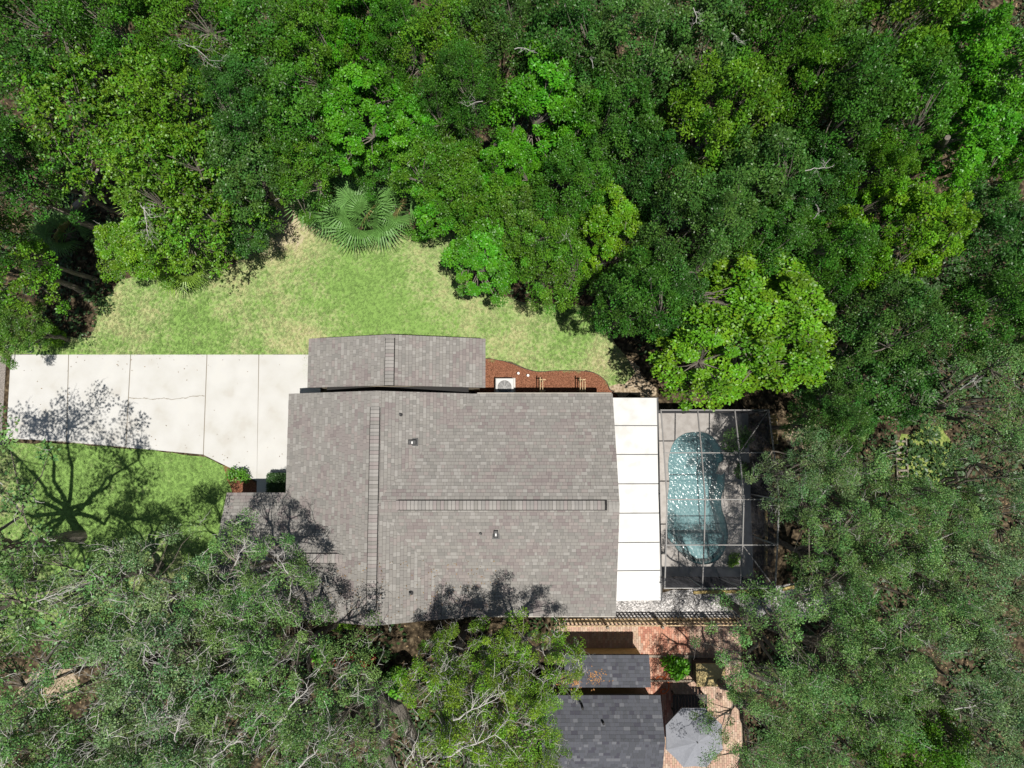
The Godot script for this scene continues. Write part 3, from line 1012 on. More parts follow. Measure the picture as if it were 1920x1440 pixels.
func sheds_and_patio() -> void:
	# brick patio south of the picket fence
	var pt := Node3D.new()
	pt.name = "brick_patio"
	add_child(pt)
	tag(pt, "tan and red brick paving south of the picket fence", "", "", "structure")
	var zone := pv([1.94, 7.81, 10.45, 7.81, 10.31, 10.71, 10.32, 13.24, 9.74, 15.06, 1.90, 15.06])
	var bed := MB.new()
	bed.prism(zone, -0.05, 0.03)
	part("mortar_bed", bed.mesh(M.mortar), pt)
	var red := pv([5.73, 8.00, 8.01, 8.00, 8.03, 9.17, 6.19, 9.22, 5.82, 8.75])
	var red2 := pv([5.81, 9.22, 7.31, 9.26, 7.27, 10.94, 6.94, 12.78, 5.74, 12.78])
	var tans := [Color(0.47, 0.34, 0.25), Color(0.52, 0.39, 0.30), Color(0.42, 0.29, 0.22), Color(0.48, 0.31, 0.24)]
	var reds := [Color(0.46, 0.22, 0.15), Color(0.52, 0.27, 0.19), Color(0.38, 0.17, 0.12), Color(0.55, 0.33, 0.24)]
	var m := MB.new()
	var row := 0
	var z := 7.7
	while z < 17.0:
		var x := 1.8
		var col_ := 0
		while x < 12.5:
			var q := Vector2(x + 0.05, z + 0.1 + (0.105 if col_ % 2 else 0.0))
			if inside(q, zone):
				var isred := inside(q, red) or inside(q, red2)
				var col: Color = (reds if isred else tans)[rng.randi() % 4] * rng.randf_range(0.85, 1.1)
				m.slab(V(q.x, 0.032 + rng.randf() * 0.005, q.y), V(0.093, 0.03, 0.2), 0.005, Basis.IDENTITY, col)
			x += 0.101
			col_ += 1
		z += 0.208
		row += 1
	var bricks := part("bricks", m.mesh(M.brick), pt)
	bricks.set_meta("kind", "stuff")

	# low brick kerb between the two levels
	var kb := MB.new()
	kb.slab(Vector3(7.14, 0.00, 9.29) + V(0, 0.07, 0), V(2.4, 0.14, 0.11), 0.01)
	kb.slab(Vector3(7.33, 0.00, 10.36) + V(0, 0.07, 0), V(3.0, 0.14, 0.08), 0.01)
	single("brick_kerb", kb.mesh(M.mortar), "low brown kerb lines across the brick patio", "kerb")

	# small shed
	var s1 := thing("garden_shed", "small shed with dark slate grey shingle roof beside the brick patio", "shed")
	var w := MB.new()
	w.box(V(4.1, 1.1, 9.35), V(3.1, 2.2, 0.8))
	part("wall", w.mesh(M.shed_wall), s1)
	var p1 := [[V(2.2, 2.25, 8.62), V(5.78, 2.25, 8.62), V(5.78, 2.53, 9.84), V(2.2, 2.53, 9.84)]]
	var r1 := roof(s1, "roof", p1, true)
	shingles(r1, p1, true, 200)
	# second building
	var s2 := thing("back_building", "larger outbuilding with dark slate grey gable roof at the bottom edge", "outbuilding")
	var w2 := MB.new()
	w2.box(V(3.6, 1.3, 12.1), V(4.4, 2.6, 3.6))
	part("wall", w2.mesh(M.dark_wood), s2)
	var p2 := [
		[V(1.2, 2.75, 10.08), V(6.12, 2.75, 10.08), V(6.12, 3.45, 11.62), V(1.2, 3.45, 11.62)],
		[V(1.2, 2.75, 13.2), V(6.12, 2.75, 13.2), V(6.12, 3.45, 11.62), V(1.2, 3.45, 11.62)],
	]
	var r3 := roof(s2, "roof", p2, true)
	shingles(r3, p2, true, 250)
	for q in [Vector3(2.85, 3.00, 10.38), Vector3(3.68, 3.30, 10.97)]:
		var vm := MB.new()
		vm.tube(PackedVector3Array([V(q.x, 2.6, q.z), V(q.x, 3.4, q.z)]), PackedFloat32Array([0.05, 0.05]), 10)
		part("vent_pipe", vm.mesh(M.black), r3)

	# picket fence
	var a: Vector3 = Vector3(1.95, 0.00, 7.62)
	var b: Vector3 = Vector3(10.94, 0.00, 7.57)
	var fe := thing("picket_fence", "tan wooden picket fence along the gravel strip", "fence", a)
	var along := (b - a).normalized()
	var length := a.distance_to(b)
	var bas := Basis(Vector3.UP, atan2(-along.z, along.x))
	var pm := MB.new()
	pm.slab(V(0, 0.72, 0), V(0.07, 1.44, 0.02), 0.008)
	var pmesh := pm.mesh(M.wood)
	for k in int(length / 0.175):
		var o := part("picket", pmesh, fe, along * (k + 0.5) * 0.175, 0)
		o.basis = bas
	for y in [0.2, 0.82, 1.4]:
		var rm := MB.new()
		rm.box(along * length * 0.5 + V(0, y, 0.028), V(length, 0.08, 0.035), bas)
		part("rail", rm.mesh(M.wood), fe)
	for x in [0.3, 2.2, 4.6, 6.9]:
		var om := MB.new()
		om.slab(along * x + V(0, 0.78, 0.08), V(0.1, 1.56, 0.1), 0.012, bas)
		part("post", om.mesh(M.grey_wood), fe)

	# parasol
	var c: Vector3 = Vector3(7.63, 2.40, 11.99)
	var um := thing("patio_umbrella", "grey octagonal patio umbrella at the bottom edge beside the outbuilding", "umbrella", V(c.x, 0, c.z))
	var rad := 1.28
	for k in 8:
		var m2 := MB.new()
		var a0 := TAU * (k + 0.5) / 8.0
		var a1 := TAU * (k + 1.5) / 8.0
		var top := V(0, 2.62, 0)
		var e0 := V(cos(a0) * rad, 2.14, sin(a0) * rad)
		var e1 := V(cos(a1) * rad, 2.14, sin(a1) * rad)
		var md := (e0 + e1) * 0.5 * 0.985 + V(0, -0.01, 0)
		var mm := (top + md) * 0.5 + V(0, -0.035, 0)
		m2.tri_to(top, e0, mm, Vector3.UP)
		m2.tri_to(top, mm, e1, Vector3.UP)
		m2.tri_to(mm, e0, md, Vector3.UP)
		m2.tri_to(mm, md, e1, Vector3.UP)
		var hang := V(0, -0.09, 0)
		m2.quad(e0, md, md + hang, e0 + hang)
		m2.quad(md, e1, e1 + hang, md + hang)
		part("canopy_panel", m2.mesh(M.canvas), um)
	var pl := MB.new()
	pl.tube(PackedVector3Array([V(0, 0, 0), V(0, 2.7, 0)]), PackedFloat32Array([0.025, 0.025]), 8)
	pl.disc(V(0, 0.06, 0), 0.0, 0.28, 16)
	part("pole", pl.mesh(M.dark_metal), um)
	for k in 8:
		var rb := MB.new()
		var a0 := TAU * (k + 0.5) / 8.0
		rb.tube(PackedVector3Array([V(0, 2.56, 0), V(cos(a0) * rad, 2.12, sin(a0) * rad)]), PackedFloat32Array([0.01, 0.01]), 5)
		part("rib", rb.mesh(M.dark_metal), um)

	# dark slatted table in the umbrella's shade
	var tc: Vector3 = Vector3(7.84, 0.72, 11.19)
	var tb := thing("slatted_table", "dark slatted garden table in the shade of the grey umbrella", "table", V(tc.x, 0, tc.z))
	for k in 11:
		var sm := MB.new()
		sm.slab(V(-0.7 + k * 0.14, 0.72, 0), V(0.12, 0.03, 0.9), 0.006)
		part("slat", sm.mesh(M.dark_wood), tb)
	for q in [V(-0.65, 0.35, -0.38), V(0.65, 0.35, -0.38), V(-0.65, 0.35, 0.38), V(0.65, 0.35, 0.38)]:
		var lm := MB.new()
		lm.box(q, V(0.06, 0.7, 0.06))
		part("leg", lm.mesh(M.dark_wood), tb)
	var ap := MB.new()
	ap.box(V(0, 0.685, -0.42), V(1.4, 0.04, 0.04))
	ap.box(V(0, 0.685, 0.42), V(1.4, 0.04, 0.04))
	part("apron", ap.mesh(M.dark_wood), tb)

	# tan storage box
	var bc: Vector3 = Vector3(8.72, 1.00, 9.83)
	var bx := thing("storage_box", "tan storage cabinet under the oak at the patio's right side", "cabinet", V(bc.x, 0, bc.z))
	var bm := MB.new()
	bm.box(V(0, 0.47, 0), V(1.2, 0.94, 0.9))
	part("body", bm.mesh(M.dark_wood), bx)
	var tm := MB.new()
	tm.slab(V(0, 0.97, 0), V(1.28, 0.06, 0.98), 0.015)
	part("lid", tm.mesh(M.tan), bx)

	# the coiled orange cord
	var hz: Vector3 = Vector3(6.70, 0.00, 10.52)
	var hs := MB.new()
	var pts := PackedVector3Array()
	var rr := PackedFloat32Array()
	for k in 70:
		var t := k / 69.0
		var aa := t * 11.0
		pts.append(hz + V(0.28 * cos(aa) * (1.0 - 0.3 * t) + 0.25 * t, 0.06 + 0.01 * (k % 3), -0.5 + 0.95 * t + 0.22 * sin(aa)))
		rr.append(0.022)
	hs.tube(pts, rr, 5)
	single("garden_hose", hs.mesh(M.orange), "orange hose lying in loops on the red bricks", "hose")


func yard_things() -> void:
	# air conditioner
	var ac := thing("air_conditioner", "square white air conditioner with round fan grille beside the house", "air conditioner", V(-0.34, 0, -2.86))
	var pad := MB.new()
	pad.slab(V(0, 0.05, 0), V(1.0, 0.1, 1.0), 0.01)
	part("pad", pad.mesh(M.concrete), ac)
	var bd := MB.new()
	bd.slab(V(0, 0.43, 0), V(0.84, 0.66, 0.84), 0.03)
	part("body", bd.mesh(M.white), ac)
	var gd := MB.new()
	gd.disc(V(0, 0.766, 0), 0.0, 0.33, 28)
	part("fan_opening", gd.mesh(M.dark_metal), ac)
	var gr := MB.new()
	for k in 6:
		gr.disc(V(0, 0.776 + k * 0.0008, 0), 0.05 + k * 0.052, 0.066 + k * 0.052, 28)
	for k in 4:
		gr.box(V(0, 0.785, 0), V(0.66, 0.006, 0.012), Basis(Vector3.UP, PI * k / 4.0))
	part("grille", gr.mesh(M.metal), ac)
	# white pipe stubs
	for q in [Vector3(0.30, 0.20, -3.56), Vector3(0.75, 0.20, -3.46)]:
		var m := MB.new()
		m.tube(PackedVector3Array([V(0, 0, 0), V(0, 0.22, 0)]), PackedFloat32Array([0.05, 0.05]), 12)
		m.tube(PackedVector3Array([V(0, 0.2, 0), V(0, 0.26, 0)]), PackedFloat32Array([0.065, 0.06]), 12)
		single("pipe_stub", m.mesh(M.pvc), "short white pipe stub in the red mulch bed, %s of the pair" % ("left" if q.x < 0.5 else "right"), "pipe", V(q.x, 0.02, q.z), "pipe stubs in the mulch")
	# wooden racks against the wall
	for g in [[Vector3(1.39, 1.00, -2.94), 2, "two boards"], [Vector3(3.21, 1.00, -2.94), 3, "three boards"]]:
		var at: Vector3 = g[0]
		var t := thing("wooden_rack", "narrow wooden rack of %s standing in the mulch bed" % g[2], "rack", V(at.x, 0, at.z))
		for k in g[1]:
			var m := MB.new()
			m.slab(V(k * 0.11 - 0.1, 1.0, 0.05 * k), V(0.035, 0.09, 0.72 - 0.1 * k), 0.006)
			part("board", m.mesh(M.wood), t)
		for k in 2:
			var m := MB.new()
			m.box(V(0, 0.48, -0.25 + 0.5 * k), V(0.06, 0.96, 0.06))
			part("leg", m.mesh(M.wood), t)
			var cb := MB.new()
			cb.box(V(0, 0.93, -0.25 + 0.5 * k), V(0.3, 0.05, 0.05))
			part("crossbar", cb.mesh(M.wood), t)
	# landscape timbers
	for g in [[Vector3(8.27, 0.10, 6.48), Vector3(10.78, 0.10, 6.43), "yellowish landscape timber along the south side of the pool cage"], [Vector3(11.74, 0.10, 2.49), Vector3(11.62, 0.10, 5.27), "yellowish landscape timber lying east of the pool cage"], [Vector3(12.36, 0.10, 6.34), Vector3(12.90, 0.10, 6.22), "short yellow timber end beside the gravel below the oak"]]:
		var m := MB.new()
		var a: Vector3 = g[0]
		var b: Vector3 = g[1]
		m.slab(Vector3.ZERO, V(0.14, 0.14, a.distance_to(b)), 0.02, Basis.looking_at(b - a, Vector3.UP))
		single("landscape_timber", m.mesh(M.timber), g[2], "timber", V((a.x + b.x) / 2, 0.07, (a.z + b.z) / 2), "timbers edging the pool yard")
	# a weathered board fence at the north-east corner of the cage
	var f0: Vector3 = Vector3(12.00, 0.00, -1.52)
	var bf := thing("board_fence", "short weathered board fence at the upper right corner of the pool cage", "fence", f0)
	for k in 8:
		var m := MB.new()
		m.slab(V(0.03 * (k % 2), 0.5, k * 0.17), V(0.025, 1.0 + 0.03 * (k % 3), 0.14), 0.006)
		part("board", m.mesh(M.timber), bf)
	for y in [0.25, 0.8]:
		var m := MB.new()
		m.box(V(0.07, y, 0.6), V(0.05, 0.09, 1.4))
		part("rail", m.mesh(M.grey_wood), bf)
	# wooden ladder lying among the oaks
	var lp: Vector3 = Vector3(18.09, 0.10, 0.41)
	var la := thing("wooden_ladder", "brown wooden ladder lying on the ground among the right hand oaks", "ladder", V(lp.x, 0.06, lp.z))
	for x in [-0.25, 0.25]:
		var m := MB.new()
		m.slab(V(x, 0.05, 0), V(0.06, 0.1, 1.9), 0.01)
		part("side_rail", m.mesh(M.grey_wood), la)
	for k in 7:
		var m := MB.new()
		m.box(V(0, 0.07, -0.8 + k * 0.27), V(0.5, 0.04, 0.09))
		part("rung", m.mesh(M.grey_wood), la)
	# flat stones by the pool
	for g in [[[9.43, 1.10, 9.62, 0.61, 9.89, 0.44, 10.06, 0.56, 9.95, 0.90, 9.70, 1.17], 0.15, "pale pointed flagstone jutting over the waist of the pool"], [[10.03, 0.71, 10.33, 0.61, 10.47, 0.90, 10.27, 1.20, 10.05, 1.15], 0.22, "brown rock beside the pale flagstone at the pool"], [[9.82, 1.69, 10.22, 1.49, 10.59, 1.74, 10.64, 2.27, 10.10, 2.42, 9.76, 2.23], 0.10, "broad pale flagstone below the shrub at the pool waist"]]:
		var m := MB.new()
		m.prism(pv(g[0]), 0.0, g[1])
		single("pool_rock", m.mesh(M.rock), g[2], "rock", V(0, 0.05, 0), "rocks beside the pool")


# ---- trees -----------------------------------------------------------------
var crowns := {}


func bend(a: Vector3, b: Vector3, sag: float, count: int) -> PackedVector3Array:
	var p := PackedVector3Array()
	for k in count:
		var t := float(k) / (count - 1)
		p.append(a.lerp(b, t) + Vector3(rng.randf_range(-1, 1), rng.randf_range(-1, 1), rng.randf_range(-1, 1)) * 0.05 * sin(t * PI) * a.distance_to(b) + Vector3(0, sag * sin(t * PI), 0))
	return p


func taper(r0: float, r1: float, count: int) -> PackedFloat32Array:
	var r := PackedFloat32Array()
	for k in count:
		r.append(lerpf(r0, r1, float(k) / (count - 1)))
	return r


func twig_spray(m: MB, at: Vector3, dir: Vector3, length: float, r: float, depth: int) -> void:
	var p := PackedVector3Array([at])
	var d := dir
	for k in 3:
		d = (d + ball_dir() * 0.45).normalized()
		p.append(p[-1] + d * length / 3.0)
	m.tube(p, taper(r, r * 0.35, 4), 3)
	if depth > 0:
		for k in 3:
			twig_spray(m, p[1 + k % 3], (d + ball_dir() * 0.9).normalized(), length * rng.randf_range(0.4, 0.7), r * 0.6, depth - 1)


func grow(p: Dictionary) -> Dictionary:
	var leaf := MB.new()
	var wood := MB.new()
	var twig := MB.new()
	var R: float = p.R
	var y0: float = p.y0
	var y1: float = p.y1
	var f1 := rng.randf() * TAU
	var f2 := rng.randf() * TAU
	var f3 := rng.randf() * TAU
	var lump := noise(rng.randi() % 10000, p.get("lump", 0.35), 2)
	var nodes := PackedVector3Array()
	var fork := Vector3(rng.randf_range(-0.3, 0.3), y0 * 0.6, rng.randf_range(-0.3, 0.3))
	wood.tube(bend(Vector3(0, -0.1, 0), fork, 0.0, 5), PackedFloat32Array([p.trunk * 1.35, p.trunk * 1.02, p.trunk * 0.95, p.trunk * 0.88, p.trunk * 0.8]), 8)
	var limbs: int = p.limbs
	for k in limbs:
		var az := TAU * k / limbs + rng.randf_range(-0.3, 0.3)
		var reach := R * rng.randf_range(0.45, 0.8)
		var end := Vector3(cos(az) * reach, lerpf(y0, y1, rng.randf_range(0.35, 0.6)), sin(az) * reach)
		var q := bend(fork + Vector3(0, rng.randf_range(-0.5, 0.2), 0), end, 0.3, 7)
		wood.tube(q, taper(p.trunk * 0.55, p.trunk * 0.16, 7), 5)
		for j in range(2, 7):
			nodes.append(q[j])
	var count: int = p.clumps
	for k in count:
		var a := k * 2.39996 + rng.randf_range(-0.25, 0.25)
		var rr := clampf(sqrt((k + 0.5) / count) + rng.randf_range(-0.04, 0.04), 0, 1)
		var edge := R * (1.0 + 0.16 * sin(2 * a + f1) + 0.12 * sin(3 * a + f2) + 0.10 * sin(5 * a + f3))
		var x := cos(a) * rr * edge
		var z := sin(a) * rr * edge
		var l := lump.get_noise_2d(x * 2.0, z * 2.0)
		if l < p.gap:
			continue
		var dome := sqrt(maxf(0.0, 1.0 - rr * rr * 0.94))
		var y: float = lerpf(y0, y1, clampf(dome * (0.72 + 0.28 * rng.randf()), 0, 1)) + l * p.relief
		if rng.randf() < p.under:
			y -= rng.randf_range(0.6, 1.6)
		var c := Vector3(x, y, z)
		var near := nodes[0]
		for q in nodes:
			if q.distance_squared_to(c) < near.distance_squared_to(c):
				near = q
		wood.tube(bend(near, c, 0.05, 4), taper(0.035 + 0.012 * p.trunk, 0.008, 4), 3)
		var cr: float = p.cr * rng.randf_range(0.6, 1.4)
		for t in p.twigs:
			if rng.randf() < p.twig_share:
				var td := ball_dir()
				td.y = absf(td.y) * 0.8 + 0.1
				twig_spray(twig, c + ball_dir() * cr * 0.3, td.normalized(), rng.randf_range(0.5, 1.0) * p.twig_len, p.twig_r, 1)
		var tone := rng.randf_range(0.5, 1.0)
		var warm := rng.randf()
		var shoots := []
		for s in p.shoots:
			var sd := ball_dir()
			sd.y = absf(sd.y) * 0.7
			shoots.append(sd.normalized())
		for j in int(p.leaves * rng.randf_range(0.8, 1.2)):
			var d: Vector3
			var at: Vector3
			if p.shoots > 0:
				d = shoots[j % shoots.size()]
				at = c + d * cr * 1.5 * sqrt(rng.randf()) + ball_dir() * 0.07
			else:
				d = ball_dir()
				if d.y < -0.15:
					d.y = -d.y
				at = c + Vector3(d.x, d.y * p.flat, d.z) * cr * (0.35 + 0.65 * sqrt(rng.randf()))
			var nn: Vector3 = (d * 0.45 + Vector3.UP * p.up + ball_dir() * 0.75).normalized()
			var along := (d + ball_dir() * 0.8).normalized()
			var side := along.cross(nn).normalized()
			along = nn.cross(side)
			var sz := rng.randf_range(0.7, 1.25)
			var f := tone * rng.randf_range(0.66, 1.0)
			var yel := lerpf(0.82, 1.28, warm)
			if rng.randf() < p.odd:
				yel = 1.55
			leaf.leaf(at, along * p.ll * sz, side * p.lw * sz, nn if nn.y > 0 else -nn, Color(minf(1.0, f * 0.82 * yel), f, f * rng.randf_range(0.75, 1.0)))
	var out := {"leaf": leaf.mesh(M.leaf_mid), "wood": wood.mesh(M.bark), "R": R, "h": y1}
	if twig.v.size() > 0:
		out.twig = twig.mesh(M.pale_bark)
	return out


func make_crowns() -> void:
	rng.seed = 20
	var base := {"R": 2.7, "y0": 5.0, "y1": 9.5, "trunk": 0.2, "limbs": 7, "clumps": 190, "cr": 0.42, "leaves": 115, "ll": 0.15, "lw": 0.042, "up": 0.55, "flat": 0.75, "gap": -0.34, "relief": 1.3, "under": 0.2, "twigs": 0, "twig_share": 0.0, "twig_len": 0.6, "twig_r": 0.012, "shoots": 0, "odd": 0.04}
	for k in 5:
		crowns["broad%d" % k] = grow(base.merged({"ll": [0.115, 0.10, 0.14, 0.105, 0.125][k], "lw": [0.034, 0.030, 0.042, 0.031, 0.037][k], "leaves": [165, 190, 130, 185, 155][k], "gap": -0.22 - 0.05 * (k % 2), "twigs": 1, "twig_share": 0.05, "lump": 0.3 + 0.06 * k}, true))
	for k in 4:
		crowns["puffy%d" % k] = grow(base.merged({"R": 2.1, "y0": 4.6, "y1": 8.6, "clumps": 125, "cr": 0.34, "leaves": 200, "ll": 0.11, "lw": 0.037, "up": 0.65, "flat": 0.85, "gap": -0.45, "relief": 1.1, "under": 0.15, "odd": 0.06, "twigs": 1, "twig_share": 0.06}, true))
	crowns["grand0"] = grow(base.merged({"R": 3.2, "y0": 4.6, "y1": 9.0, "limbs": 9, "clumps": 250, "cr": 0.34, "leaves": 170, "ll": 0.12, "lw": 0.04, "up": 0.65, "flat": 0.85, "gap": -0.5, "relief": 1.1, "under": 0.15, "odd": 0.06, "twigs": 1, "twig_share": 0.06}, true))
	for k in 3:
		crowns["feather%d" % k] = grow(base.merged({"R": 2.5, "clumps": 170, "cr": 0.42, "leaves": 110, "ll": 0.13, "lw": 0.036, "shoots": 7, "gap": -0.3, "odd": 0.12, "relief": 1.5}, true))
	for k in 5:
		crowns["oak%d" % k] = grow(base.merged({"R": 3.3, "y0": 6.0, "y1": 9.6, "trunk": 0.26, "limbs": 8, "clumps": 175, "cr": 0.44, "leaves": 205, "ll": 0.085, "lw": 0.025, "up": 0.5, "flat": 0.7, "gap": -0.12, "relief": 2.2, "under": 0.35, "twigs": 4, "twig_share": 0.45, "twig_len": 0.95, "twig_r": 0.019, "odd": 0.05, "lump": 0.28}, true))
	for k in 4:
		crowns["soft%d" % k] = grow(base.merged({"R": 3.3, "y0": 5.6, "y1": 9.6, "trunk": 0.24, "limbs": 8, "clumps": 200, "cr": 0.44, "leaves": 180, "ll": 0.078, "lw": 0.023, "up": 0.5, "flat": 0.75, "gap": -0.12, "relief": 2.0, "under": 0.35, "twigs": 2, "twig_share": 0.4, "twig_len": 0.7, "twig_r": 0.013, "odd": 0.06, "lump": 0.24}, true))
	crowns["spread0"] = grow(base.merged({"R": 4.6, "y0": 6.5, "y1": 9.6, "trunk": 0.2, "limbs": 11, "clumps": 260, "cr": 0.5, "leaves": 80, "ll": 0.12, "lw": 0.035, "gap": -0.12, "relief": 1.2, "under": 0.2, "twigs": 2, "twig_share": 0.5, "twig_len": 0.8, "twig_r": 0.016, "lump": 0.3}, true))


func tree(kind: String, variant: String, leaf: String, at: Vector3, h: float, r: float, turn: float, label: String, group: String) -> Node3D:
	var c: Dictionary = crowns[variant]
	var t := thing(kind, label, "tree", at, group)
	t.rotation.y = turn
	var s: float = r / c.R
	t.scale = Vector3(s, h / c.h, s)
	part("trunk", c.wood, t)
	var cr := part("crown", c.leaf, t)
	cr.material_override = M[leaf]
	if c.has("twig"):
		part("twigs", c.twig, t)
	return t


func dead_limb(t: Node3D, a: Vector3, b: Vector3, r: float, forks: int) -> void:
	# a bare pale limb, given in the scene's own metres, as a part of the tree
	var m := MB.new()
	var p := bend(a, b, 0.1, 6)
	m.tube(p, taper(r, r * 0.3, 6), 6)
	for k in forks:
		twig_spray(m, p[2 + k % 4], ((b - a).normalized() + ball_dir() * 0.8).normalized(), a.distance_to(b) * rng.randf_range(0.3, 0.55), r * 0.4, 2)
	var o := part("bare_branch", m.mesh(M.pale_bark), t)
	o.set_meta("label", "pale bare dead branch showing through the leaves")
	o.transform = t.transform.affine_inverse()


